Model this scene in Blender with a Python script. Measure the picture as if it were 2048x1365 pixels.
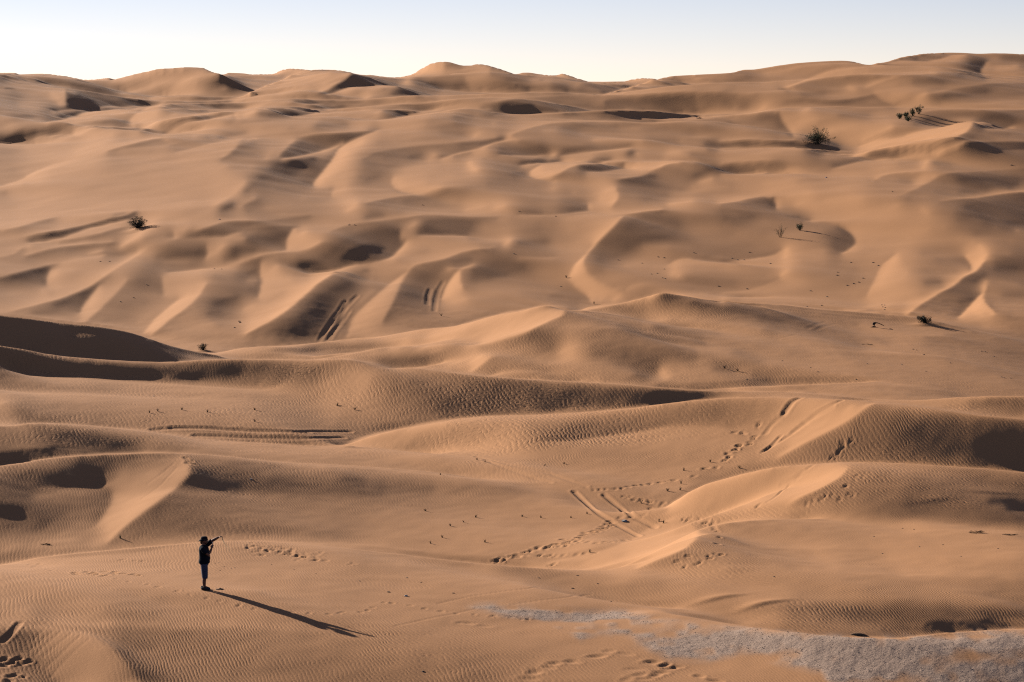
import bpy, math, random, zlib
import numpy as np
from mathutils import Vector, Matrix, Euler, Quaternion
for o in list(bpy.data.objects): bpy.data.objects.remove(o)
SC=bpy.context.scene
COL=SC.collection
# ------------------------------------------------------------------ camera, sky, sun, exposure
PITCH=math.atan(522.5/4836.0)
cd=bpy.data.cameras.new('camera');cam=bpy.data.objects.new('camera',cd);COL.objects.link(cam)
cd.lens=85.0;cd.sensor_width=36.0;cd.clip_start=.5;cd.clip_end=40000.0
cam.location=(0,0,0);cam.rotation_euler=(math.pi/2-PITCH,0,0);SC.camera=cam
SUN_EL=math.radians(17.0);BETA_=math.radians(43.0)
sun_h=(-math.cos(BETA_),math.sin(BETA_))            # where the sun stands: left and behind the dunes
W=bpy.data.worlds.new('World');SC.world=W;W.use_nodes=True
nt=W.node_tree;bg=nt.nodes['Background'];sk=nt.nodes.new('ShaderNodeTexSky')
sk.sky_type='NISHITA';sk.sun_disc=False;sk.sun_elevation=SUN_EL;sk.sun_rotation=math.atan2(sun_h[0],sun_h[1])
sk.altitude=0;sk.air_density=.5;sk.dust_density=0.0;sk.ozone_density=1.0
wb=nt.nodes.new('ShaderNodeMix');wb.data_type='RGBA';wb.blend_type='MULTIPLY';wb.inputs[0].default_value=1;wb.inputs[7].default_value=(1.25,.98,.97,1)   # white balance
nt.links.new(sk.outputs[0],wb.inputs[6]);nt.links.new(wb.outputs[2],bg.inputs[0]);bg.inputs[1].default_value=.056
sl=bpy.data.lights.new('sun','SUN');sl.energy=5.0;sl.angle=math.radians(.5);sl.color=(1,.93,.82)
so=bpy.data.objects.new('sun',sl);COL.objects.link(so)
sd=Vector((-sun_h[0]*math.cos(SUN_EL),-sun_h[1]*math.cos(SUN_EL),-math.sin(SUN_EL)))
so.rotation_euler=sd.to_track_quat('-Z','Y').to_euler();so.location=(-60,120,60)
vs=SC.view_settings;vs.view_transform='Standard';vs.look='None';vs.gamma=1;vs.use_curve_mapping=False;vs.exposure=.92
SC.render.engine='CYCLES'
SC.cycles.diffuse_bounces=0;SC.cycles.max_bounces=4;SC.cycles.use_denoising=False;SC.cycles.pixel_filter_type='BLACKMAN_HARRIS';SC.cycles.filter_width=1.15
# ------------------------------------------------------------------ shape of the dune field
TILES={'a1':(0,420,4.),'a2':(480,420,4.),'a3':(960,420,4.),'a4':(1440,380,3.368),'b1':(0,120,4.),'b2':(480,120,4.),'b3':(960,140,4.),'b4':(1440,100,3.368),
'A':(0,100,2.926),'B':(0,380,2.926),'C':(650,100,2.926),'D':(650,380,2.926),'E':(1300,80,2.738),'F':(1300,380,2.738),
'G':(0,620,2.926),'H':(650,580,2.926),'I':(1300,580,2.738),'J':(0,880,2.814),'K':(650,880,2.814),'M':(1300,880,2.738)}
def parse(txt):
    out=[];t=None
    for ln in txt.splitlines():
        ln=ln.strip()
        if not ln: continue
        if ln[0]=='T': t=TILES[ln.split()[1]];continue
        k=ln[0]; hd,pts=ln[1:].split(':')
        hv=[float(x) for x in hd.split(',')]
        P=[];V=[]
        for p in pts.split():
            q=[float(x) for x in p.split(',')]
            P.append((t[0]+q[0]/t[2],t[1]+q[1]/t[2])); V.append(q[2:] if len(q)>2 else None)
        # fill values
        if all(v is None for v in V): V=[hv]*len(P)
        else:
            idx=[i for i,v in enumerate(V) if v is not None]
            V=[[np.interp(i,idx,[V[j][c] for j in idx]) for c in range(len(V[idx[0]]))] for i in range(len(P))]
        out.append((k,P,V))
    return out
def raster(items,W=1024,H=683,S=2.0):
    """diffusion curves: seed values next to each stroke, then relax"""
    num=np.zeros((H,W),np.float32);den=np.zeros((H,W),np.float32)
    def put(x,y,v):
        i=np.round(y/S-.5).astype(int);j=np.round(x/S-.5).astype(int)
        ok=(i>=0)&(i<H)&(j>=0)&(j<W)
        np.add.at(num,(i[ok],j[ok]),v[ok].astype(np.float32));np.add.at(den,(i[ok],j[ok]),1)
    for k,P,V in items:
        P=np.array(P,float);V=np.array(V,float)
        if len(P)==1:
            put(P[:,0],P[:,1],V[:,0]);continue
        # catmull-rom resample
        Q=np.vstack([2*P[0]-P[1],P,2*P[-1]-P[-2]]);xs=[];vs=[]
        for i in range(len(P)-1):
            n=max(2,int(np.hypot(*(P[i+1]-P[i]))/1.2));t=np.linspace(0,1,n,endpoint=False)[:,None]
            a,b,c,d=Q[i],Q[i+1],Q[i+2],Q[i+3]
            xs.append(.5*(2*b+(c-a)*t+(2*a-5*b+4*c-d)*t*t+(3*b-a-3*c+d)*t**3));vs.append(V[i]*(1-t)+V[i+1]*t)
        X=np.vstack(xs);Vv=np.vstack(vs)
        if k=='s': put(X[:,0],X[:,1],Vv[:,0])
        else:
            T=np.gradient(X,axis=0);T/=np.linalg.norm(T,axis=1)[:,None]+1e-9
            nl=np.stack([T[:,1],-T[:,0]],1)   # left of travel (v down)
            o=1.6
            put(X[:,0]+nl[:,0]*o,X[:,1]+nl[:,1]*o,Vv[:,0]);put(X[:,0]-nl[:,0]*o,X[:,1]-nl[:,1]*o,Vv[:,1])
    # pyramid
    lv=[(num,den)]
    while min(lv[-1][0].shape)>8:
        a,b=lv[-1];h,w=a.shape;h2,w2=(h+1)//2,(w+1)//2
        A=np.zeros((h2*2,w2*2),np.float32);B=A.copy();A[:h,:w]=a;B[:h,:w]=b
        r=lambda z:z.reshape(h2,2,w2,2).sum((1,3))
        a2,b2=r(A),r(B);m=b2>0
        # normalise so weights do not grow
        lv.append((np.where(m,a2/np.maximum(b2,1e-6),0),m.astype(np.float32)))
    f=None
    for a,b in lv[::-1]:
        h,w=a.shape
        if f is None: f=np.full((h,w),a.sum()/max(b.sum(),1),np.float32)
        else: f=np.repeat(np.repeat(f,2,0),2,1)[:h,:w]
        m=b>0;s=np.where(m,a/np.maximum(b,1e-6),0)
        for it in range(60 if h<200 else 40):
            p=np.pad(f,1,mode='edge')
            f=.25*(p[:-2,1:-1]+p[2:,1:-1]+p[1:-1,:-2]+p[1:-1,2:])
            f=np.where(m,s*.85+f*.15,f)
    return f
FPX=4836.0; PHI=np.arctan(522.5/FPX); CP,SP=np.cos(PHI),np.sin(PHI)
BETA=np.radians(43.0); EL=np.radians(17.0)
DX,DY=np.cos(BETA),-np.sin(BETA)     # horizontal travel direction of the sunlight
def ray(u,v):
    du=(np.asarray(u,float)-1024)/FPX; dv=(682.5-np.asarray(v,float))/FPX
    den=CP+dv*SP
    return du/den,(-SP+dv*CP)/den            # a = x/Y , k = z/Y
def proj(a,k):
    dep=CP-k*SP
    return 1024+FPX*a/dep, 682.5-FPX*(k*CP+SP)/dep
SKY=[[(-300,152,1150),(0,146,1150),(34,149,1150),(85,148,1150),(130,153,1100),(171,160,1050),(219,156,950)],
 [(225,160,760),(270,149,750),(314,139,740),(342,137,735),(372,135,730),(407,137,730),(420,143,720),(441,149,710)],
 [(455,146,1100),(485,147,1100),(503,149,1100),(550,148,1000),(567,140,950),(591,138,930),(622,141,900)],
 [(500,185,640),(570,158,680),(622,141,690),(649,140,700),(677,141,700),(701,145,690)],
 [(739,150,900),(787,155,880),(821,150,860),(845,136,850),(865,127,840),(893,124,830),(917,130,830),(937,133,830),(951,129,830),(975,131,820),(1000,139,810),(1022,147,800)],
 [(1043,146,900),(1060,146,900),(1087,150,900),(1111,151,880),(1125,148,880),(1136,151,870),(1163,160,850),(1183,165,840),(1204,166,830),(1245,164,950),(1260,160,950),(1286,157,930),(1310,158,900)],
 [(1205,190,560),(1250,178,580),(1300,163,610),(1344,153,620),(1402,149,620),(1461,146,620),(1483,140,630),(1508,139,630),(1534,135,630),(1592,127,630),(1651,123,630),(1687,122,630),(1713,125,630),(1726,129,620)],
 [(1753,127,650),(1778,123,660),(1804,115,670),(1840,109,680),(1884,106,690),(1921,106,690),(1957,108,690),(1994,107,690),(2048,109,690),(2300,125,690)]]
CREST=[
 # foreground plateau behind the person
 [(-200,1165,84),(0,1130,84),(100,1112,84),(230,1100,84.5),(330,1091,85),(430,1084,85.5),(520,1083,86),(600,1089,86),(700,1098,86),(800,1109,86),(900,1121,85.5),(1000,1131,85),(1100,1138,85),(1200,1142,86)],
 # salt crust lip
 [(1480,1252,74),(1560,1262,72),(1640,1271,71),(1720,1276,70.3),(1800,1276,70),(1900,1266,70.5),(2048,1258,71),(2300,1250,71)],
 # scooped dune on the left
 [(-250,955,113),(0,932,114),(100,917,115),(200,909,115.5),(330,906,116),(450,913,117),(560,925,118),(700,932,120),(850,944,121),(950,957,121)],
 # dune behind it
 [(-250,850,129),(0,852,130),(50,848,130),(100,847,130.5),(200,854,131),(300,865,131),(400,880,132),(500,886,132),(600,892,132),(700,893,132),(800,902,131),(870,908,130)],
 # big right dune (far)
 [(690,890,139),(760,868,138),(850,850,137),(960,834,136),(1100,829,135),(1250,818,134),(1350,805,133),(1450,797,132),(1560,795,130.5),(1660,798,128),(1740,804,126),(1850,815,124),(1950,830,122),(2048,839,121),(2300,868,119)],
 # right dune (near)
 [(1330,1018,112),(1390,978,110),(1450,958,109),(1500,945,108),(1560,934,107),(1650,927,106.5),(1700,925,106),(1800,927,105.5),(1900,933,105),(2048,945,104.5),(2300,970,103)],
 # rippled long dune
 [(-250,655,162),(0,692,163),(44,699,163),(103,710,163),(154,716,163),(240,722,163),(290,724,163),(342,724,163),(430,719,162),(513,719,161),(600,720,160),(700,720,158),(770,737,157),(830,737,156),(920,748,154),(1000,755,153),(1100,762,152.5),(1230,768,151.5),(1350,778,150),(1450,783,150),(1560,784,150),(1650,790,149),(1750,799,148),(1830,801,147),(1940,794,146),(2048,793,145),(2300,800,143)],
 # dark dune upper left
 [(-250,610,188),(0,631,189),(51,637,189),(120,646,190),(171,651,190),(222,658,191),(267,668,192),(328,688,193),(376,701,195),(430,710,196)],
 # middle dunes
 [(445,705,224),(490,696,222),(580,691,220),(650,684,220),(700,678,220),(770,672,218),(840,660,214),(906,653,210),(940,645,208),(992,631,205),(1043,622,202),(1091,612,200),(1128,621,200)],
 [(1128,621,200),(1180,623,201),(1231,630,201),(1282,640,201),(1350,653,200)],
 [(1158,622,215),(1183,614,215),(1230,609,214),(1282,597,213),(1320,587,212),(1350,590,212),(1400,598,212),(1464,606,213),(1520,614,214)],
 [(1435,606,222),(1446,602,222),(1480,605,222),(1556,610,223),(1630,619,223),(1700,624,223),(1775,630,223),(1811,633,222),(1900,650,220)],
]
# soft guides (u,v,Y): troughs, toes, floors and the mean hill surface
GUIDE=[
 [(-250,1400,67.8),(400,1390,67.8),(1024,1388,67.5),(1600,1390,66.5),(2300,1395,66)],
 [(-200,1250,72.7),(410,1252,72.5),(745,1260,72.6),(1024,1250,74.4),(1300,1220,77)],[(300,1184,76.3),(410,1182,76.3),(520,1183,76.4)],
 [(1560,1255,77),(1700,1262,76.5),(1900,1254,77),(2300,1245,77)],
 [(1500,1200,79.5),(1800,1200,80),(2048,1200,80.3)],[(1500,1150,83.5),(1800,1150,84),(2048,1150,84.5)],
 [(1500,1090,90.5),(1800,1095,90.5),(2048,1095,90)],[(1500,1040,97),(1800,1050,97),(2048,1060,96.5)],
 [(-200,1110,104),(0,1095,104),(200,1092,104),(400,1085,104.5),(700,1085,105),(1000,1110,102)],
 [(300,1000,110),(700,1000,113),(1000,1000,114.5),(1150,1000,114.5)],
 [(1000,1080,105),(1150,1080,105),(1250,1060,107.5)],
 [(1100,940,124),(1250,940,123),(1400,930,123)],
 [(-100,905,126),(100,905,126.5),(300,905,127)],
 [(650,910,128),(800,915,128),(900,912,128)],
 [(1600,945,119),(1800,945,118.5),(2048,950,117)],
 [(-100,850,143),(300,862,141),(600,862,141),(800,860,141)],
 [(-100,800,153),(300,800,153),(600,800,153)],
 [(0,772,160),(300,778,160),(500,782,160)],
 [(700,845,147),(900,836,147.5),(1100,832,147.5),(1350,815,147)],
 [(0,712,184),(200,730,184),(400,735,186),(600,735,188),(800,745,186),(1000,760,180)],
 [(1300,780,172),(1600,770,172),(1900,770,172)],
 [(1300,700,190),(1600,700,190),(1900,700,192)],
 [(-200,690,246),(100,690,246),(500,694,242),(700,684,242),(1000,660,242),(1200,655,242),(1500,640,242),(1700,640,236),(1900,645,234),(2200,650,234)],
 [(-200,580,273),(500,580,273),(1000,580,273),(1500,580,270),(2200,580,266)],
 [(-200,480,309),(500,480,309),(1000,480,309),(1500,480,309),(2200,480,305)],
 [(-200,380,355),(500,380,355),(1000,380,355),(1500,380,355),(2200,380,350)],
 [(-200,290,415),(500,290,415),(1000,290,413),(1500,280,420),(2200,280,415)],
 [(-200,235,480),(300,235,475),(700,240,465),(1000,220,480),(1500,215,485),(2200,215,485)],
 [(-200,195,580),(300,190,585),(700,190,590),(1000,190,560),(1300,197,500)],
 [(1500,180,540),(1800,165,560),(2200,160,560)],
]
HID=[[(-200,103),(900,102),(1050,100.5),(1150,98),(1200,93)],[(1480,74.5),(1640,76),(2300,76.5)],[(-250,126),(450,126),(700,124),(950,121.5)],
 [(-250,140),(400,138.5),(700,136),(870,131)],[(690,140),(800,146),(1400,146),(1700,140),(2300,140)],[(1330,113),(1450,120),(1560,119),(2300,117)],
 [(-250,184),(700,184),(1000,178),(1300,172),(1700,160),(2300,157)],[(-250,236),(300,236),(430,200)],[(445,230),(600,238),(1128,240)],
 [(1128,203),(1350,202)],[(1158,240),(1400,240),(1520,216)],[(1435,235),(1700,232),(1900,222)]]
def grid(du=4.0,s=1.0,amin=-.255,amax=.255):
    na=int((amax-amin)*FPX/(du*s))//8*8+1
    A=np.linspace(amin,amax,na)
    # log spaced rows
    L=[];y=np.log(57.)
    while y<np.log(2600.):
        L.append(y);Y=np.exp(y)
        st=.0016 if Y<235 else (.0016+.0009*min(1,(Y-235)/60.) if Y<640 else .0025+(Y-640)/300*.006)
        y+=st*s
    L=np.array(L[:(len(L)-1)//8*8+1])
    return A,L
def crv(P,n=3.0):
    P=np.array(P,float);o=[]
    if len(P)==1:return P
    Q=np.vstack([2*P[0]-P[1],P,2*P[-1]-P[-2]])
    for i in range(len(P)-1):
        m=max(2,int(abs(P[i+1,0]-P[i,0])/n));t=np.linspace(0,1,m,endpoint=False)[:,None]
        a,b,c,d=Q[i],Q[i+1],Q[i+2],Q[i+3]
        o.append(.5*(2*b+(c-a)*t+(2*a-5*b+4*c-d)*t*t+(3*b-a-3*c+d)*t**3))
    o.append(P[-1:]);return np.vstack(o)
def slope_of_tone(t):
    lin=(np.clip(t,20,215)/255.)**2.2;amb=.036
    Aq=((150/255.)**2.2-amb)/np.sin(EL)
    I=np.clip((lin-amb)/Aq,.010,.92)
    g=np.tan(np.arcsin(I)-EL)
    return np.where(g>0,g*1.2,g)-np.clip((30-t)/14,0,1)*.12
def sample(img,u,v,S=2.0):
    H,W=img.shape
    x=np.clip(u/S-.5,0,W-1.001);y=np.clip(v/S-.5,0,H-1.001)
    i=y.astype(int);j=x.astype(int);fx=x-j;fy=y-i
    return (img[i,j]*(1-fx)+img[i,j+1]*fx)*(1-fy)+(img[i+1,j]*(1-fx)+img[i+1,j+1]*fx)*fy
class Solver:
    def __init__(s,A,L):
        s.A,s.L=A,L;s.Y=np.exp(L)[:,None];s.a=A[None,:]
        s.da=A[1]-A[0];s.dl=np.diff(L)[:,None]
        s.shape=(len(L),len(A))
        s.iY=1/s.Y
        f=np.float32
        s.Y,s.a,s.dl,s.iY,s.da=s.Y.astype(f),s.a.astype(f),s.dl.astype(f),s.iY.astype(f),f(s.da)
    def pq(s,z):
        za=np.zeros_like(z);za[:,:-1]=(z[:,1:]-z[:,:-1])/s.da
        zl=np.zeros_like(z);zl[:-1]=(z[1:]-z[:-1])/s.dl
        return za,zl
    def pqT(s,ga,gl):
        o=np.zeros_like(ga);t=ga[:,:-1]/s.da;o[:,1:]+=t;o[:,:-1]-=t
        t=gl[:-1]/s.dl;o[1:]+=t;o[:-1]-=t
        return o
    def d2(s,z):
        zaa=np.zeros_like(z);zaa[:,1:-1]=(z[:,2:]-2*z[:,1:-1]+z[:,:-2])/s.da**2
        w=s.dl;zll=np.zeros_like(z);zll[1:-1]=2*((z[2:]-z[1:-1])/w[1:]-(z[1:-1]-z[:-2])/w[:-1])/(w[1:]+w[:-1])
        zal=np.zeros_like(z);zal[:-1,:-1]=(z[1:,1:]-z[1:,:-1]-z[:-1,1:]+z[:-1,:-1])/(s.da*s.dl)
        return zaa,zll,zal
    def d2T(s,x,y,m):
        o=np.zeros_like(x);t=x[:,1:-1]/s.da**2;o[:,2:]+=t;o[:,:-2]+=t;o[:,1:-1]-=2*t
        w=s.dl;t=2*y[1:-1]/(w[1:]+w[:-1]);o[2:]+=t/w[1:];o[:-2]+=t/w[:-1];o[1:-1]-=t*(1/w[1:]+1/w[:-1])
        t=m[:-1,:-1]/(s.da*s.dl);o[1:,1:]+=t;o[1:,:-1]-=t;o[:-1,1:]-=t;o[:-1,:-1]+=t
        return o
    def solve(s,z,g,wS,ell,zc,wC,iters):
        # directional slope: g = (DX*za + DY*(zl-a*za))/Y
        f=np.float32;z0=z;g,wS,ell,wC=(q.astype(f) for q in (g,wS,ell,wC));zc=(zc-z0).astype(f)
        za,zl=s.pq(z0.astype(np.float64));g=(g-((DX-DY*s.a)*za+DY*zl)*s.iY).astype(f)
        ca=(f(DX)-f(DY)*s.a)*s.iY;cl=f(DY)*s.iY*np.ones_like(s.a)
        eb=ell*s.iY
        def Aop(x):
            za,zl=s.pq(x);r=wS*(ca*za+cl*zl)
            o=s.pqT(ca*r,cl*r)
            xa,xl,xm=s.d2(x);e2=eb**2
            o+=s.d2T(e2*xa,e2*xl,2*e2*xm)
            return o+wC*s.iY**2*x
        r0=wS*g
        xa,xl,xm=s.d2(z0.astype(np.float64));e2=eb**2
        b=(s.pqT(ca*r0,cl*r0)+wC*s.iY**2*zc-s.d2T(e2*xa,e2*xl,2*e2*xm)).astype(f)
        z=np.zeros(z0.shape,f)
        # diagonal preconditioner
        dlm=np.vstack([s.dl,s.dl[-1:]])
        D=wS*((ca/s.da)**2*2+(cl/dlm)**2*2)+eb**2*(6/s.da**4+6/dlm**4+8/(s.da*dlm)**2)+wC*s.iY**2+1e-12
        M=(1/D).astype(f)
        r=b.copy();h=M*r;p=h.copy();rz=(r*h).sum()
        for it in range(iters):
            Ap=Aop(p);al=rz/(p*Ap).sum();z=z+al*p;r-=al*Ap;h=M*r
            rn=(r*h).sum();p=h+(rn/rz)*p;rz=rn
        return z0+z.astype(np.float64)
NHILL=8   # the last guides describe the mean hill surface: a weak area prior
def constraints(A,L):
    na,nl=len(A),len(L)
    zc=np.zeros((nl,na));wc=np.zeros((nl,na));ub=np.full((nl,na),np.inf)
    da=A[1]-A[0];lev=da/.00083
    def put(P,sig,n=2.0,spread=0):
        C=crv(P,n);a,k=ray(C[:,0],C[:,1]);z=k*C[:,2]
        j=np.round((a-A[0])/da).astype(int);i=np.round(np.interp(np.log(C[:,2]),L,np.arange(nl))).astype(int)
        ok=(j>=0)&(j<na);j,i,z,k2=j[ok],i[ok],z[ok],k[ok]
        u,ix=np.unique(j*100000+i,return_index=True);j,i,z,k2=j[ix],i[ix],z[ix],k2[ix]
        for d in range(-spread,spread+1):
            ii=i+d;o2=(ii>=0)&(ii<nl)
            w=1/sig**2*(1-abs(d)/(spread+1))
            I,J=ii[o2],j[o2]
            zc[I,J]=(zc[I,J]*wc[I,J]+z[o2]*w)/(wc[I,J]+w);wc[I,J]+=w
        return j,i,k2
    px=1/FPX
    hits=[]
    hb=np.full((nl,na),np.inf)
    for n,P in enumerate(CREST+SKY):
        h=put(P,1.2*px);hits.append(h)
        uu=proj(A[h[0]],h[2])[0];Yc=np.exp(L)[h[1]]
        Yh=np.interp(uu,*zip(*HID[n])) if n<len(CREST) else Yc*1.06
        for jj,ii,kk,yh in zip(h[0],h[1],h[2],Yh):
            e=int(np.searchsorted(L,np.log(yh)))
            if e>ii+1: hb[ii+1:e,jj]=np.minimum(hb[ii+1:e,jj],kk-(1.5+6*np.sin(np.linspace(0,np.pi,e-ii-1)))*px)
    for n,P in enumerate(GUIDE[:-NHILL]): put(P,(30 if n in (1,2) else 70)*px,spread=max(0,int(5/lev)))
    J=np.concatenate([h[0] for h in hits]);I=np.concatenate([h[1] for h in hits]);K=np.concatenate([h[2] for h in hits])
    kmax=np.full(na,-1.)
    for h in hits[len(CREST):]: np.maximum.at(kmax,h[0],h[2])
    ub[I,J]=np.minimum(ub[I,J],K)
    # nothing in front of a crest may rise above it; nothing behind the skyline either
    ub=np.minimum.accumulate(ub[::-1],0)[::-1]
    kmax=np.interp(np.arange(na),np.where(kmax>-1)[0],kmax[kmax>-1])
    ub=np.minimum(ub,(kmax-2.0*px)[None,:]+np.where(wc>1e6,1.,0))
    ub=np.minimum(ub,hb)
    # between the hidden strip behind a crest and the next crest the ground climbs steadily
    lay=[[] for _ in range(na)]
    for n in range(len(CREST)):
        h=hits[n];uu=proj(A[h[0]],h[2])[0];Yh=np.interp(uu,*zip(*HID[n]))
        for jj,ii,kk,yh in zip(h[0],h[1],h[2],Yh): lay[jj].append((L[ii],kk,np.log(yh)))
    for jj in range(na):
        q=sorted(lay[jj])
        for (l0,k0,lh),(l1,k1,_) in zip(q[:-1],q[1:]):
            if l1<=lh+.004 or k1<=k0: continue
            i0,i1=np.searchsorted(L,[max(lh,l0),l1])
            for ii in range(i0,i1):
                if wc[ii,jj]>0: continue
                f=(L[ii]-lh)/(l1-lh);zc[ii,jj]=(k0+(k1-k0)*f)*np.exp(L[ii]);wc[ii,jj]=LAYW
    # hill prior
    Y=np.exp(L)
    G=[]
    for P in GUIDE[-NHILL:]:
        C=np.array(P,float);C=C[np.argsort(C[:,0])];a,k=ray(C[:,0],C[:,1])
        G.append((np.interp(A,a,np.log(C[:,2])),np.interp(A,a,k*C[:,2]),A<a[-1]+.03,A>a[0]-.03))
    for jj in range(na):
        l=np.array([g[0][jj] for g in G if g[2][jj] and g[3][jj]]);zz=np.array([g[1][jj] for g in G if g[2][jj] and g[3][jj]])
        o=np.argsort(l);zi=np.interp(L,l[o],zz[o]);m=(L>l.min())&(L<l.max())&(wc[:,jj]==0)
        zc[m,jj]=zi[m];wc[m,jj]=PRIOR
    return zc,wc,ub
PRIOR=200.
LAYW=350.
ELLV,ELLH=.0007,.005
BOOST=0.0
def visible(z,Y,A):
    k=z/Y;run=np.maximum.accumulate(k,0)
    return k>=run-1e-9,k
def build(paint,log=print,iters=(200,200,160,110),outer=(8,6,4,2)):
    import time;t0=time.time()
    z=None
    for lev,s in enumerate((8,4,2,1)):
        A,L=grid()
        A=A[::s];L=L[::s]
        S=Solver(A,L);Y=S.Y
        zc,wc,ub=constraints(A,L)
        big=wc>2000;wc=np.where(big,wc/s,wc)
        zc[-1,:]=-14;wc[-1,:]=1/(30/FPX)**2
        far=(Y[:,0]>1350);zc[far]=np.where(wc[far]>0,zc[far],-9-6*np.sin(np.log(Y[far])*40+3*A[None,:]*30));wc[far]=np.maximum(wc[far],1/(60/FPX)**2)
        def bounded(z):
            over=(z>ub*Y)&(wc<2000)
            return np.where(over,ub*Y-.0002*Y,zc),np.where(over,1/(6/FPX)**2/s,wc)
        if z is None:
            base=-17.3-np.clip((Y-90)/150,0,1)*9+np.clip((Y-240)/330,0,1)*22
            z=base*np.ones(S.shape)
            for _ in range(6):
                c2,w2=bounded(z);z=S.solve(z,0*z,0*z,.004+0*z,c2,w2,150)
        else:
            z=np.stack([np.interp(L,Lp,z[:,j]) for j in range(z.shape[1])],1)
            z=np.stack([np.interp(A,Ap,z[i]) for i in range(z.shape[0])],0)
        for _ in range(outer[lev]):
            vis,k=visible(z,Y,A);a2=np.broadcast_to(S.a,k.shape)
            u,v=proj(a2,k)
            inside=(u>-60)&(u<2108)&(v<1400)&(v>60)
            tn=sample(paint,u,v);g=slope_of_tone(np.where(Y>232,130+(tn-130)*1.4-7,132+(tn-132)*1.3-3))
            wS=np.where(vis&inside,1.0,0.0)
            near=np.clip(1-np.maximum(np.maximum(-u,u-2048),0)/60,0,1);wS*=near
            ell=np.where(wS>0,np.where(Y>232,.0004,ELLV),ELLH)
            za,zl=S.pq(z);ga=((DX-DY*S.a)*za+DY*zl)/Y
            g=g+np.where(wS>0,BOOST*np.clip(g-ga,-.15,.15),0)
            c2,w2=bounded(z)
            z=S.solve(z,g,wS,ell,c2,w2,iters[lev])
        log('level',s,S.shape,round(time.time()-t0,1))
        Ap,Lp=A,L
    return A,L,z
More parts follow.
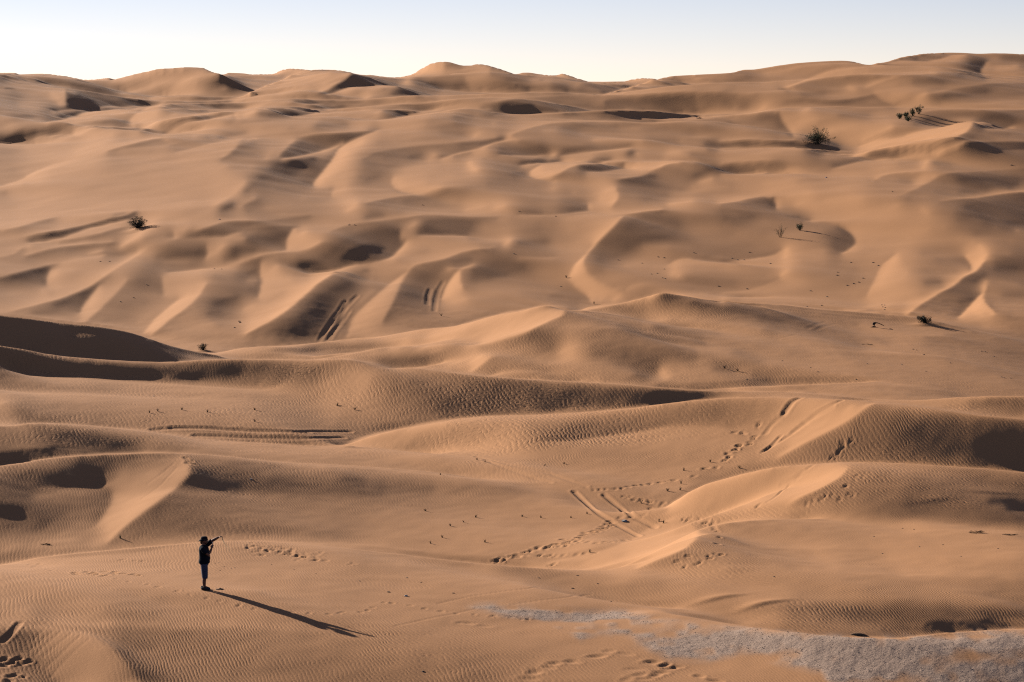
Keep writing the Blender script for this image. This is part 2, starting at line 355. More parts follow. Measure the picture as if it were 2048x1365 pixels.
PAINT_TXT="""
T a1
c 150,135: 60,830,150,135 180,790 330,750,160,130 480,710 640,650,160,105 760,590,165,112 900,490,166,150 1010,420,168,150 1110,360,165,150 1200,305 1290,265,135,140 1400,240,150,125 1540,228,95,130 1700,222,92,140 1800,215,100,150 1900,185,110,140 2048,160,110,115
s 98: 640,670 700,660 740,650
s 105: 430,760 560,720
s 120: 250,830 400,820 520,780
c 165,110: 780,615 720,690 670,750 630,830
s 168: 760,700 700,770
s 160: 640,890 800,790
s 155: 850,650
c 130,158: 1010,570 930,660 850,740 740,850 660,915
s 128: 1050,620 1100,700 950,800
s 122: 1100,560 1200,560
s 135: 800,900 1000,880
s 126: 1150,750
c 158,125: 1285,540 1295,600 1300,690
s 155: 1350,600 1450,570
c 175,150: 1420,720 1300,820 1230,880 1140,990
c 138,172: 1640,600 1560,720 1440,820 1330,900 1200,1010
s 174: 1500,680 1350,820 1230,950
s 150: 1200,840 1100,900
s 158: 1480,620 1580,570
s 125: 1700,700 1850,680
s 108: 1700,760 1800,720 1900,700
s 115: 1650,830 1750,830
s 150: 1500,900 1700,920
s 160: 1950,800 2030,760
s 145: 1400,960 1700,990 1900,960
s 105: 1250,380 1400,350 1550,340
s 95: 1320,390 1500,360 1600,350
s 120: 1350,290 1550,280
s 130: 1150,400
c 160,104: 1640,300 1655,350 1630,400
s 162: 1720,350 1780,290
s 130: 1300,430 1500,430
s 100: 1850,340 1950,300 2040,290
s 90: 1880,310 2030,340
s 110: 1790,400 1900,390
s 140: 1850,230 1950,240
c 125,155: 1330,500,125,155 1450,488 1600,472,128,160 1700,468 1850,445,150,150 1950,410 2048,395,160,120
s 120: 1900,500 2000,470
s 110: 1950,510 2040,500
s 135: 1700,530 1850,560
s 122: 1850,640
c 160,138: 0,180 100,150 220,115 330,85 440,60
s 133: 120,150 300,110 400,85
c 158,105: 200,225 350,190 500,160 650,130 780,100 900,70 1000,50 1090,10
c 100,160: 230,270 350,255 480,225 600,185 700,150 820,122 920,100 1010,80
s 96: 320,215 500,185
s 93: 780,110 850,112
s 120: 900,60
c 155,125: 470,258 600,235 750,205 880,165 1000,138
s 122: 700,225 850,185 960,150
s 166: 100,350 160,310 240,285
c 150,135: 0,385 80,360 150,320 220,280 320,265 430,262
c 155,120: 200,370 350,330 500,300 650,285 800,278 900,265
s 116: 550,320 700,295 800,288
s 130: 350,370
s 155: 800,330 700,360
s 170: 960,300 1060,235 1150,165 1230,118
s 133: 1150,240 1280,200
s 122: 1330,210 1370,190
c 160,122: 1375,175 1390,210 1370,240
s 155: 1450,180 1500,130
s 150: 1500,80 1700,60
s 122: 830,370 950,345 1080,330
s 118: 900,360 1000,345
c 145,110: 0,545,145,110 100,515,145,105 230,480,148,98 350,455,150,103 480,425,150,158 600,395,150,155 720,375 850,355,125,150
s 96: 80,550 200,520 320,490
s 112: 30,580 150,560
c 166,104: 395,480 372,530 365,600
s 166: 420,520 450,480
s 150: 600,500 700,450
s 140: 50,680 250,650
s 155: 340,680 330,630
s 150: 500,600 600,560
s 145: 400,680
s 162: 150,60 600,40 900,10 1300,30
s 160: 700,90
c 150,112: 1560,180 1650,145 1750,110 1850,95 2048,92
s 104: 1700,170 1850,130 2000,115
s 100: 1800,185 1700,200
s 94: 1640,212 1740,212
T B
c 150,70: 0,735 150,750 350,775 500,790 650,810 780,840 860,860 960,900 1100,940 1250,965 1300,968
T a2
c 120,105: 0,185 100,155 220,140 350,135 450,132
s 108: 100,200 250,170 380,160
s 92: 50,240 200,220 330,210
s 82: 200,230 300,235
s 100: 50,300 250,290
s 115: 320,320 100,350
c 166,98: 420,150 370,240 366,325
s 166: 450,220 520,180
s 158: 480,280 580,280
s 140: 600,160 500,130
c 130,115: 0,98 200,85 400,65 550,50
s 150: 900,20 850,40
s 125: 1150,40 1300,20
s 145: 700,130
c 142,115: 720,170 850,130 1000,105 1150,85 1300,70 1450,45 1600,45 1800,58 2048,60
s 115: 900,160 1100,120
s 88: 850,240 1000,190 1150,180
s 66: 900,270 1000,240 1150,240
s 56: 850,330 1000,300 1150,310
s 54: 800,390 950,370
s 62: 700,420 850,430
s 85: 550,420 650,400
s 100: 600,470 450,440
s 110: 450,380 700,300
s 120: 560,350
c 148,70: 1275,170 1280,260
c 100,155: 560,493,100,155 680,497 760,485,70,165 820,465 900,442,62,150 1010,430,60,130 1100,410,60,135 1200,375,68,160 1260,325,72,168 1320,255,90,165
c 160,120: 0,435,160,120 80,405 160,375,155,116 260,358 380,345,150,130 480,330 560,310,160,125 640,270,165,120
s 116: 60,460 120,430
s 105: 50,520 130,480
s 125: 300,400 400,430
c 166,112: 160,430 150,500 165,570 140,700
s 140: 50,560 130,560
s 118: 60,640 120,620
s 166: 250,480 300,450
s 160: 250,600 400,560
s 155: 200,750 350,660
s 140: 450,510
c 174,128: 40,1000 130,950 250,890 380,800 500,700 600,610 700,540 780,485
s 177: 250,860 380,770 480,690 600,590 700,520
s 165: 100,880 200,800
s 105: 800,560 900,520 1000,490
s 95: 600,720 750,640 880,590
s 80: 560,830 680,760
s 70: 500,920 600,850
s 76: 420,980 520,960
s 98: 300,1010 400,1010
s 110: 250,960
s 130: 80,1030
s 108: 900,640
s 125: 1000,600 1100,540
s 140: 1050,650 950,740
s 128: 850,800
s 118: 700,950
c 160,125: 1330,500 1220,570 1100,670 980,780 890,880 845,1020
s 162: 1280,560 1150,680 1000,820 900,950
s 156: 1100,800 1000,950
c 135,140: 1050,445 1200,460 1370,462
c 148,104: 1370,462 1430,440 1550,415 1650,390 1740,355 1850,330 2048,300
s 130: 1250,400 1500,330
s 140: 1600,260 1450,250
s 96: 1600,420 1750,390
s 86: 1700,420 1820,400 1840,420
s 105: 1500,440
c 106,152: 1370,465 1310,540 1260,640 1220,730 1130,900
s 93: 1450,500 1600,490
s 84: 1400,560 1500,580
s 98: 1330,660 1450,680
s 115: 1250,780 1400,800
s 103: 1550,600
s 118: 1600,520
s 125: 1300,900 1500,880
s 130: 1650,900 1450,950
s 140: 1180,960
c 170,110: 1770,465 1700,530 1640,620 1600,720
s 172: 1740,520 1680,610 1640,700
s 158: 1700,740 1800,720
c 114,166: 1760,470 1755,560 1780,640
s 88: 1850,480 2000,460
s 78: 1850,540 2000,530
s 105: 1800,480
s 118: 1900,600 2030,600
s 135: 1900,660 2030,680
c 110,150: 1650,470 1760,468 1860,435
s 140: 1800,820 1950,800
s 76: 1480,110 1650,100 1850,120
s 86: 1420,180 1600,170 1820,180
s 105: 1900,100
s 130: 1950,150
s 145: 1400,110 1340,150
c 90,140: 1420,205 1600,205 1820,208
s 135: 1500,230
c 135,125: 0,1110,135,125 200,1100 450,1090,130,108 560,1075 650,1055,125,95 800,1040,130,105 1000,1025,150,125 1200,1015,150,150 1350,980 1500,955,130,135 1700,935,130,165 1800,905 1950,865 2048,845,130,172
s 72: 300,1110 500,1105 620,1085
s 82: 700,1080 780,1080
s 113: 900,1080 1050,1085
s 135: 600,1150 900,1150
s 165: 1200,1110 1350,1050
s 174: 1500,1040 1800,960
s 160: 1500,1090
s 130: 200,1160
c 105,135: 700,1108 900,1110 1080,1108
T a3
c 145,125: 500,45,140,125 700,45,120,140 900,30 1050,40,150,140 1180,38,150,115 1300,18 1450,5,150,92
s 93: 700,20 800,10
s 125: 450,100 600,110
s 140: 800,120 700,180
s 130: 250,90
s 118: 450,120 550,200
c 110,165: 1140,50,108,162 1050,150,98,168 940,260,92,170 880,320,100,172 830,390,118,172 820,430,130,170
c 174,138: 900,290 830,360 760,430 720,500 700,560
s 174: 850,350 790,430 750,510
s 165: 780,580 850,640
c 128,162: 820,430 850,510 930,580 1030,630 1090,640
c 162,124: 700,560 760,620 840,680 890,750
s 160: 900,680 1000,680 950,720
s 118: 700,700 800,720
s 78: 1200,100 1350,80
s 62: 1300,150 1450,120 1550,110
s 64: 1200,210 1350,200 1500,180
s 72: 1000,360 1100,320 1200,270
s 82: 930,390 1050,380
s 98: 1100,150
s 110: 1650,100 1800,90
s 92: 1950,70 2030,90
s 115: 1700,200 1900,180
s 125: 1300,300 1500,300
s 105: 1600,260 1750,300
s 108: 1800,370 1950,330
s 135: 1150,450 1300,420
s 132: 1000,480 1300,500
s 128: 1100,560 1250,560
s 140: 1400,470
c 122,152: 1500,440 1560,405 1640,392 1750,405 1900,420 2048,430
s 155: 1560,440 1520,540
s 132: 1700,470 1900,470
s 116: 1650,560 1850,560 2030,580
s 165: 1580,530
c 130,128: 1150,650,130,150 1200,610 1280,588 1400,578,128,125 1550,585 1700,600,118,125 1900,620 2048,630
s 120: 1300,640 1500,620 1700,640
s 162: 1120,680 1060,730
s 138: 1250,700
s 98: 300,260 450,250 530,250
s 160: 190,280 240,240
c 120,122: 0,318 90,305 160,295
s 106: 250,300 450,300
s 130: 600,260 700,300
s 115: 500,340
c 116,134: 300,380 450,382 600,375
s 130: 650,450
s 76: 50,470 200,460 350,450
s 68: 50,510 200,490
s 98: 400,480
s 110: 100,570 300,540
s 120: 500,560
s 132: 50,650 300,650
s 125: 450,700 600,650
s 113: 550,690 650,690
s 130: 200,750
s 135: 50,850
c 132,175: 0,875 150,835 350,800 450,775 530,768 600,780 670,800
s 180: 200,880 400,830 580,800
s 173: 100,960 300,920 500,870
c 116,173: 672,800 650,850 560,890 450,940 330,1010 150,1060 0,1080
s 130: 750,830 900,860
s 120: 680,830
c 130,133: 680,800 800,808 950,830,115,130 1100,850,95,130 1250,880,100,130 1400,910,140,130
c 135,165: 780,808 880,785 950,760 1080,760
c 140,95: 880,800 1000,780 1150,745 1325,708
c 140,180: 1325,708 1390,690 1450,668
c 130,108: 1450,668 1600,685 1750,705 1900,745
s 93: 1000,810 1150,790 1300,750
s 82: 1200,830 1300,810
s 88: 1400,740 1550,720
s 135: 1330,880 1400,885
s 150: 1420,885 1500,880
s 105: 1550,770 1400,800
s 78: 1700,750 1900,790 2040,800
s 120: 1700,850 1500,850
s 182: 1930,738
s 125: 800,950 1000,950
s 103: 900,1010 1150,1040 1350,1080
s 93: 1500,1130 1700,1160
s 135: 700,930
s 128: 1300,980 1600,1020 1900,1080
s 115: 1500,960 1900,1000
s 110: 500,980 600,960
s 98: 400,1050 500,1010
s 88: 500,1090 580,1100
s 162: 730,1120 680,1140
s 115: 850,1080
s 72: 900,1160 1000,1150
s 62: 1100,1180
s 110: 150,1090 300,1080
T a4
c 156,118: 0,95 100,80 200,62 280,52 350,55
s 104: 250,80 330,70
s 90: 340,100
c 163,92: 362,60 375,130
s 115: 200,110 50,120
c 116,108: 0,135 150,140 300,150 420,165 520,195 600,212
s 93: 450,175 530,190
s 90: 120,190 220,180
s 115: 50,220
s 118: 300,200
c 152,125: 560,215 650,220 720,222 800,240
s 160: 450,50 600,30
s 160: 650,120 500,100
s 158: 800,100 950,60
s 156: 900,250 1050,180 1200,100
s 150: 1000,350 1150,280 1300,200
s 156: 1350,130 1400,160
s 140: 950,400 1050,400
s 150: 1250,330 1400,260
s 122: 650,280
s 98: 720,300 800,290
s 76: 770,340 800,370
s 58: 785,385 800,400
s 92: 850,300 880,350 850,380
c 154,90: 790,240 850,275 895,320 905,360 860,400 815,428
s 130: 600,400 700,420
s 165: 440,400 430,460
s 135: 550,480 700,500
s 120: 250,280 100,300
s 110: 50,380 200,370
s 106: 80,440
s 125: 330,330
c 108,147: 0,490 120,475 250,460 350,440 410,410
s 140: 100,520 300,510
s 126: 100,580 300,580
s 166: 450,540 400,590
c 126,140: 0,690 150,680 300,640 400,600
s 140: 300,690 500,650
s 130: 600,600 800,560
s 135: 700,700 500,740
s 128: 850,640 900,520
s 140: 900,720
s 150: 1000,780 1150,820
c 162,136: 1180,430 1080,520 1030,620 980,720
s 166: 1180,460 1120,540 1060,640
s 158: 1150,650 1250,560
s 145: 1250,500 1230,450
s 126: 1350,430 1500,440 1600,440
s 113: 1450,470 1600,480 1650,500
s 130: 1400,550 1600,550
s 116: 1380,630 1480,620
s 140: 1350,700 1500,650
s 150: 1150,760 1250,720
s 155: 1100,800
c 168,115: 1640,450 1680,500 1688,540
c 166,112: 1240,850,165,125 1340,780,165,112 1450,710 1560,650,168,103 1640,590 1700,560,172,103 1740,530 1780,480,175,110
s 174: 1700,540 1750,480 1790,440
s 165: 1740,380 1780,420
s 150: 1650,400 1700,350
s 125: 1850,440 1950,430
s 98: 1850,490 1950,480
s 85: 1850,530 2000,530
s 96: 1780,570 1700,620
s 103: 1600,700 1500,760
s 92: 1600,760 1690,720
s 62: 1690,750 1720,730
s 120: 1450,820 1550,800
s 135: 1500,840
c 177,108: 1750,700 1690,770 1600,860
c 123,173: 1790,650 1770,740 1850,835
s 178: 1700,820 1750,770
s 174: 1750,840
s 160: 1760,650 1790,620
s 130: 1850,620 2000,640
s 113: 1900,710 2030,710
s 140: 1850,780 2030,780
s 122: 1950,850
s 130: 1850,860
c 135,105: 1480,80,130,115 1600,65 1750,50,142,98 1900,28 2048,15,152,93
s 86: 1650,110 1850,90 2030,60
s 74: 1750,150 1900,140 2030,120
s 72: 1950,190 2040,190
s 110: 1600,200 1750,210
s 120: 1850,250
s 116: 1700,300 1850,290
s 140: 2000,270
s 130: 1550,150
s 145: 1500,250
s 130: 1950,350
s 140: 1600,330
s 120: 1350,20 1250,60
s 150: 1200,40
s 98: 1600,20 1800,10
T F
c 130,118: 500,615 700,630 900,655 1100,668 1300,685 1400,692
s 80: 500,655 600,670
s 85: 700,700 850,730
s 110: 950,760
s 135: 500,740
s 125: 900,690
s 115: 1100,680 1250,700 1350,710
s 140: 1150,740 1300,780 1600,800
s 130: 1500,720 1800,740
T b1
s 72: 30,120 120,128
s 125: 200,130 250,120
s 76: 380,125 500,140 620,155 720,175
s 72: 300,160 450,175 600,195 680,205
s 120: 100,150 60,175
s 132: 330,185 250,195 450,200 550,215
s 76: 650,235 750,215 850,195
s 95: 850,180 950,165
s 72: 40,225 110,227
c 132,137: 0,232 150,222 300,220 430,215 500,228
s 118: 50,290 150,300
s 112: 100,330
s 142: 250,280
s 160: 400,270 450,320 480,370
c 92,163: 510,235 520,290 518,370
s 92: 560,300
s 74: 600,335 700,335
s 88: 700,300 850,310 950,320 1050,328
s 118: 600,260 550,250
s 62: 660,268 780,268
s 137: 300,380 150,370
s 142: 1150,120 1300,100 1500,90 1620,110
s 135: 1450,150 1300,150
s 97: 1080,200 1150,170 1200,150
s 128: 1000,180
c 110,150: 960,245 1100,225 1200,205 1320,190
s 150: 1200,230 1300,210
s 140: 1000,270 1150,270
c 138,162: 1200,300 1320,265 1400,215 1480,170 1560,160
s 160: 1450,230 1400,280 1550,200
s 150: 1600,250 1500,290
s 122: 1640,200
s 66: 1720,198 1800,195 1880,192
s 115: 1950,190
s 147: 1800,230 1700,260
s 58: 1790,130 1880,138
s 115: 1820,110 1950,115
s 130: 1700,150
s 72: 900,360 1050,355 1180,340
s 88: 780,358
c 90,142: 400,405 600,395 700,380 850,368 1000,372 1150,358 1270,350
s 92: 450,450 550,435 620,420
s 113: 250,450 100,455
s 128: 100,490 300,480
c 104,162: 360,500 500,470 600,445 680,415 800,400 1000,395 1100,385
s 162: 600,470 700,440 850,430 1000,440
s 108: 1320,375 1420,370 1500,378
s 150: 1200,380
c 140,167: 1050,540 1035,480 1100,420 1200,370 1280,350
s 167: 1100,500 1200,450 1250,420
s 155: 1400,430 1300,480
s 98: 1560,330 1650,335
s 98: 1700,370 1850,365 1950,378
s 120: 1650,400 1500,410
s 157: 1950,310 1850,330
s 108: 900,490 1000,490 1040,510
s 90: 600,530 750,530 850,530
s 83: 1000,545 1100,550
c 137,103: 400,525 600,515 750,510 850,495
c 90,163: 500,550 700,548 900,550 1120,556
s 128: 300,520 200,560
s 150: 100,540 30,560
c 142,104: 40,620 120,585 200,575 330,580
s 95: 120,620 220,600
s 87: 100,645 220,630
s 115: 400,590
c 92,160: 0,665 100,660 220,645 320,620 430,600 560,590
s 160: 200,700 500,650
s 167: 700,620 900,600
s 169: 800,680 600,740
s 150: 200,800
s 145: 100,880
s 162: 400,780
c 155,170: 0,1010,150,168 150,965 280,895,155,174 420,840 600,800,166,166 750,760 850,735,166,160
s 178: 200,935 300,885
s 130: 30,1070
s 158: 200,1000
s 162: 400,950 700,880
s 160: 1000,1050 600,1100
s 160: 1200,950 1400,1050
s 162: 300,1150
c 167,140: 850,735 950,705 1080,670 1200,640 1280,630
s 138: 1000,710 1150,670 1260,645
c 162,138: 1280,630 1330,655
c 145,153: 950,720 1100,705 1300,680 1450,655 1550,640
s 140: 1350,690 1500,655 1570,650
s 150: 1200,730
c 162,113: 1120,560 1250,520 1350,490 1450,470 1600,445 1750,430 1850,422
s 97: 1300,540 1400,500 1550,470 1700,450
c 104,157: 1300,590 1400,540 1500,510 1650,475 1800,445 1860,440
s 150: 1500,560 1650,520
c 166,132: 1865,430 1880,480
s 163: 1950,450 2030,420
s 118: 1950,500
s 110: 1750,620 1900,590 1960,575
s 120: 1650,620
s 145: 1600,580
s 162: 1550,620
c 142,158: 1400,740 1550,705 1700,665 1850,640 2048,620
s 122: 1830,770 1950,690 2040,650
c 122,157: 1900,680 1830,750 1760,795
s 130: 1900,770 2000,740
s 155: 1700,760 1600,850
s 158: 1650,900 1800,850
s 150: 2000,860
s 122: 1950,1060 2040,980
s 164: 1700,1170 1850,1080 1950,980
s 108: 1850,1160 1750,1210
s 150: 1900,1180 2030,1100
s 160: 1500,1150 1300,1200
s 142: 1000,1230 900,1250
s 138: 1950,1230
T b2
s 118: 20,120 60,130
s 135: 150,140 100,155
s 82: 330,110 400,95 480,90
s 120: 300,130
s 130: 220,165
c 128,162: 0,285 150,225 300,165 400,125 500,100 600,88
s 163: 300,220 500,150 700,120
s 157: 300,270 550,220
c 90,163: 890,100 850,140 760,200 690,240 620,265
s 76: 920,110 1000,130 1100,145
s 92: 850,180 900,160
s 87: 1000,170 1150,165
s 74: 850,210 1050,190 1250,180
s 93: 720,230
c 82,160: 700,270 780,245 880,215 970,202 1100,205 1250,208
s 160: 800,260 900,240
s 145: 1000,230
s 118: 1150,235
s 95: 1250,250 1350,260
s 68: 1230,282 1320,283
c 82,147: 1200,285 1300,286 1400,284
s 150: 1500,80 1580,50
s 152: 1450,110 1600,90
c 75,154: 1660,20 1625,62
s 70: 1680,40 1760,55
s 130: 1650,85 1750,75 1850,80
s 79: 1420,140 1550,135 1700,145
s 64: 1500,160 1650,165 1780,175
s 58: 1700,200 1800,210
s 88: 1400,190 1550,200
c 134,64: 1790,150 1840,235
s 152: 1320,180 1350,150
s 128: 1900,140 1950,200
s 137: 1900,60 1960,55
c 102,140: 1985,50 1990,110
s 113: 2030,160
s 130: 1600,240 1850,250
s 120: 2000,265
s 108: 20,375
s 150: 100,330 250,330
s 162: 250,350
s 98: 520,320 650,300 800,290
s 85: 650,320 750,320
s 104: 850,310
s 160: 990,310 1030,290
c 92,137: 430,345 600,348 800,350 950,350
s 132: 1150,310 1300,320
s 157: 1480,325
s 125: 1700,310 1900,310
s 140: 1600,300
c 130,98: 500,395 540,370 640,352 780,350 880,358
s 85: 560,385 680,375
s 98: 750,370 850,370
c 135,157: 0,400 100,360 250,340 400,345
s 160: 50,420 150,380
s 103: 400,390 470,385
s 110: 150,430 250,420
s 92: 220,440 350,430 450,415
c 90,152: 400,440 520,435 640,405 750,385 900,375 1100,372
s 150: 700,420 900,410
s 156: 600,450
s 72: 1400,355 1550,355 1700,360
s 64: 1500,370 1650,372
c 135,82: 1250,365 1350,348 1500,345 1700,352
s 89: 1250,400 1350,390
s 74: 1300,410 1420,395 1500,398
s 115: 1150,410
s 157: 1120,400 1080,430
c 95,150: 1100,480,135,150 1250,455,92,152 1400,420,80,152 1550,392,76,144 1650,380,110,140 1850,365,130,125 2048,350,125,98
s 147: 1300,480 1500,440
s 128: 1700,420
s 113: 1850,420
s 68: 2000,420 2040,440
s 92: 1850,440 1700,460
s 118: 1500,520 1700,500
s 132: 1900,540
s 135: 1400,560
c 128,142: 0,520 150,500 350,490 600,485
s 130: 200,540
s 106: 600,530 750,520 850,515
s 120: 400,550
s 142: 950,520 1050,500
c 138,130: 0,635 150,610 350,590 550,580
s 122: 100,660 50,690
c 142,98: 480,620 600,605 750,590 900,580 1010,575
s 92: 450,680 550,640 700,625
s 74: 700,640 850,620 960,600
s 87: 600,680 750,660
s 108: 380,720
c 108,152: 430,650 340,730 300,780
s 152: 250,720 200,800
c 102,157: 330,790 450,770 600,740 720,705 820,670
s 95: 250,860 350,830 450,800 600,790
s 82: 350,850 480,840
s 108: 150,940 300,920
s 116: 550,880 450,930
s 103: 500,980
s 135: 80,1040
s 128: 250,1020
c 160,100: 1100,560,150,110 950,620,158,90 850,670,164,80 780,720,170,104 730,800,172,110 660,890,172,110 600,960 578,1010,170,108
s 172: 850,740 760,830 680,920 620,1000
s 165: 900,700 980,650
s 158: 850,880 750,960
s 150: 1000,700
s 130: 1100,660 1300,660
s 142: 1200,600
s 103: 1600,580 1700,590 1780,595
s 152: 1900,590 1860,620
s 135: 1950,600
c 132,113: 980,790 1080,745 1200,720 1400,695 1600,680 1750,660 1900,645 2048,625
s 110: 1150,780 1250,750 1400,740
s 103: 1350,780 1450,760
s 125: 1250,830 1100,820
s 89: 1750,680 1900,665 2030,645
s 78: 1950,660 2040,650
c 107,154: 1600,790 1750,745 1900,710 2000,680
s 150: 1500,810 1550,760
s 116: 1700,770 1850,740
s 123: 950,940 1050,900 1200,850
s 116: 1100,930 1000,960
s 152: 900,900
s 150: 1300,880 1450,850
s 140: 1600,850
s 169: 1825,820 1835,850 1890,890
s 118: 1950,790
s 145: 1930,740
c 162,133: 1215,930 1210,1000 1270,1050 1400,1070
s 163: 1260,980 1300,1030
s 150: 1500,980 1700,930
s 135: 1050,1000 1150,1010
s 140: 900,1020
c 160,133: 735,1030 725,1100
s 158: 780,1060 850,1000
s 135: 600,1070 680,1060
s 145: 500,1100
s 166: 850,1210 930,1150
c 147,120: 1000,1150 1150,1115 1300,1090 1500,1080 1650,1060
s 110: 1300,1130 1450,1110 1600,1090
s 116: 1150,1160
s 125: 1600,1150 1400,1180
s 166: 1500,1050 1350,1060 1600,1040
s 130: 1800,1030 1950,1000
s 130: 1750,1130
s 156: 1800,1200 1950,1170
s 135: 1000,1200
s 106: 1000,1260 1150,1240
s 140: 400,1160 200,1180
s 123: 30,1170 150,1120
s 113: 50,1210
s 140: 300,1240 600,1230
T b3
s 130: 50,40
s 88: 200,70 280,82
s 93: 350,40 450,45
s 128: 400,80 550,100
s 89: 480,85
s 120: 250,120
s 92: 300,150 450,170
s 74: 600,190 750,195 850,205
s 125: 620,60 700,75
s 88: 640,125 690,130
s 137: 780,120
s 128: 760,150
s 71: 920,120 1050,120 1200,120
s 58: 1050,145 1120,140
s 115: 850,165 950,175
s 103: 1200,90 1300,85
c 77,147: 960,205 1100,165 1250,120 1380,85
s 147: 1200,170 1400,120
s 140: 1500,90 1700,70 1950,50
s 128: 1700,140 1900,130
s 138: 1450,170
s 120: 1950,170 2030,150
c 130,115: 0,275,130,115 100,262 250,240,130,92 400,228,120,78 600,215,115,80 800,210 1000,208,112,70 1300,212,125,58 1600,210,130,56 1800,205,130,82 2048,198,130,120
s 50: 150,310 300,300 420,290
s 47: 250,340 380,335
s 68: 550,290 750,290
s 66: 600,330 850,330
s 46: 1000,270 1200,260
s 38: 1300,290 1500,280 1700,290
s 38: 1350,345 1550,345 1700,340
s 56: 1100,320
s 62: 1800,280
s 88: 1880,290
s 115: 1950,270 2030,290
c 60,112: 100,355,52,110 300,358 500,348,56,110 700,355,68,105 900,350 1100,350,64,110 1300,368,42,125 1500,374 1700,372,38,140 1780,355,60,140
s 80: 50,330
s 125: 300,400 600,400
s 142: 100,430
s 116: 800,385 1000,385
s 142: 1400,400 1600,395
s 130: 1900,350
c 143,116: 250,520,142,118 350,480 480,445,146,116 600,430 800,418,130,103 950,415 1150,425,130,103 1350,438,142,110 1500,440
c 146,122: 1400,440 1600,415 1800,395 2048,378
s 97: 650,455 850,440 1100,450
s 108: 1300,465 1500,490 1700,490
s 128: 500,490 600,480
s 110: 500,550
s 122: 800,510 1100,510
s 115: 1400,510
s 142: 900,560 1300,560
s 106: 1800,440 2000,420
s 125: 1900,520 1700,540
s 140: 1600,570
s 82: 80,565 180,550
s 71: 50,590 150,565
c 75,152: 0,620 70,595 140,575 190,560
s 157: 220,530 240,540
c 147,118: 60,610 120,590 200,575 300,575
s 85: 150,630 300,640 450,650
s 71: 250,660 400,665 520,660
s 110: 250,600 450,600
c 78,132: 150,678 300,685 450,682 530,680
s 125: 200,710 450,710
s 157: 20,640
s 145: 30,700
s 89: 700,640 900,625 1000,630
s 82: 650,660 800,650
s 112: 600,610 850,600
c 92,147: 640,690 750,675 900,655 1080,635 1200,620
s 157: 560,690 600,680
s 160: 540,720
s 120: 1300,600 1600,600
s 87: 1800,595 1950,598 2040,605
s 135: 1500,630 1800,640
s 130: 1300,650
s 56: 350,752 430,745
s 92: 430,720 510,715
c 77,152: 320,760 450,745 560,740 640,730
s 116: 200,800 330,815
s 103: 250,825 350,822
c 166,128: 470,765 400,810 395,850 450,870 550,880
s 168: 450,820 500,850 580,830
s 158: 650,790 600,770
c 163,128: 560,880 620,840 700,790 780,765
s 142: 750,720 900,700
s 95: 900,735 1000,725
s 152: 1080,730
c 97,152: 860,745 950,740 1040,722
s 88: 800,790 950,775 1100,770
s 81: 950,790 1120,780
c 150,95: 760,765 900,755 1050,748 1150,740
c 162,87: 1150,745 1155,785
c 89,137: 850,812 1000,808 1140,790
s 72: 1180,665 1220,663
s 152: 1250,665
s 128: 1300,700 1450,700
s 160: 1220,780 1280,800 1380,780
s 147: 1500,660 1600,660
s 110: 1680,680 1800,690
s 130: 1900,680
s 138: 1700,740 1500,720
s 166: 1430,770 1480,765
c 162,122: 1350,815 1430,790 1500,760 1600,755
s 118: 1600,780 1560,850
s 87: 1800,810 1950,795 2040,790
s 95: 1780,835 1700,850
s 116: 1650,890
s 152: 1750,900 1850,870
s 135: 2000,860
s 89: 1250,870 1400,850
s 97: 1150,895 1300,880
s 120: 1100,920
c 142,95: 1100,880 1250,855 1350,830
s 142: 1000,850 850,850
s 150: 600,940 560,960
s 162: 590,900
s 140: 700,880
s 145: 750,980
s 118: 50,920 200,920
s 123: 300,950 450,930
s 160: 200,1090 100,1110
s 130: 400,1020
s 135: 600,1030
s 162: 950,1040 1000,980 1060,940
s 166: 1050,1080 1080,1030
c 126,163: 1080,950 1100,1020 1050,1100
s 120: 1150,980 1250,1000
s 116: 1300,1040 1500,990
s 125: 1600,960
s 157: 1500,1080 1700,1050
s 157: 1900,1060
s 140: 1850,970
s 150: 1700,940
s 130: 2000,930
s 110: 650,1070 750,1060 830,1080
s 89: 700,1130 820,1110
c 162,95: 855,1080 860,1125
c 102,142: 300,1160 450,1165 600,1160 750,1140 860,1128
s 140: 100,1160
T b4
s 130: 50,180 150,170
s 116: 100,200 200,190
s 125: 100,250 250,230
s 147: 300,160 600,110 850,90
s 140: 400,200
c 140,160: 430,250 520,220 620,180 720,145 820,125 1000,118
s 157: 560,210 650,180
s 150: 900,140 1100,110
s 142: 1000,160 1300,120
c 118,152: 1140,80 1250,72 1370,75 1480,60 1560,35 1650,28
s 92: 1250,65 1330,60
s 130: 1450,30
s 154: 1550,60 1620,45
s 89: 1680,90 1740,100 1700,150
s 78: 1740,120
s 98: 1650,140 1600,170
s 71: 1900,32 2040,42
c 150,85: 1790,80 1750,150 1780,185
s 150: 1850,130 2000,110
s 140: 1900,200
s 128: 1850,60
c 130,138: 0,305 150,290 300,280 430,265
s 82: 380,268 450,262
c 157,116: 440,270 500,240 580,215 700,195 850,182 1000,178 1150,178
s 103: 850,195 1000,190
s 120: 700,230 900,220
s 152: 900,270 850,250
s 162: 480,260
c 152,133: 980,260 1080,220 1180,185 1300,170 1450,165
s 118: 1400,185 1600,190 1750,200
s 110: 1300,220 1500,230
s 128: 1200,230
s 152: 1150,300 1250,320
s 160: 1320,330 1380,300
c 132,113: 1420,300 1550,270 1700,245 1850,225 2048,225
s 97: 1500,310 1650,300 1800,280
s 106: 1450,330
s 120: 1800,330 2000,300
s 140: 1500,370 1700,370 2000,370
s 58: 20,360 80,380
s 88: 120,400 180,380
s 130: 250,350
s 160: 300,390 250,420
s 120: 150,330 250,300
c 152,113: 0,460 100,450 220,440 300,425 380,425
s 97: 250,470 350,450
s 87: 380,480 420,520
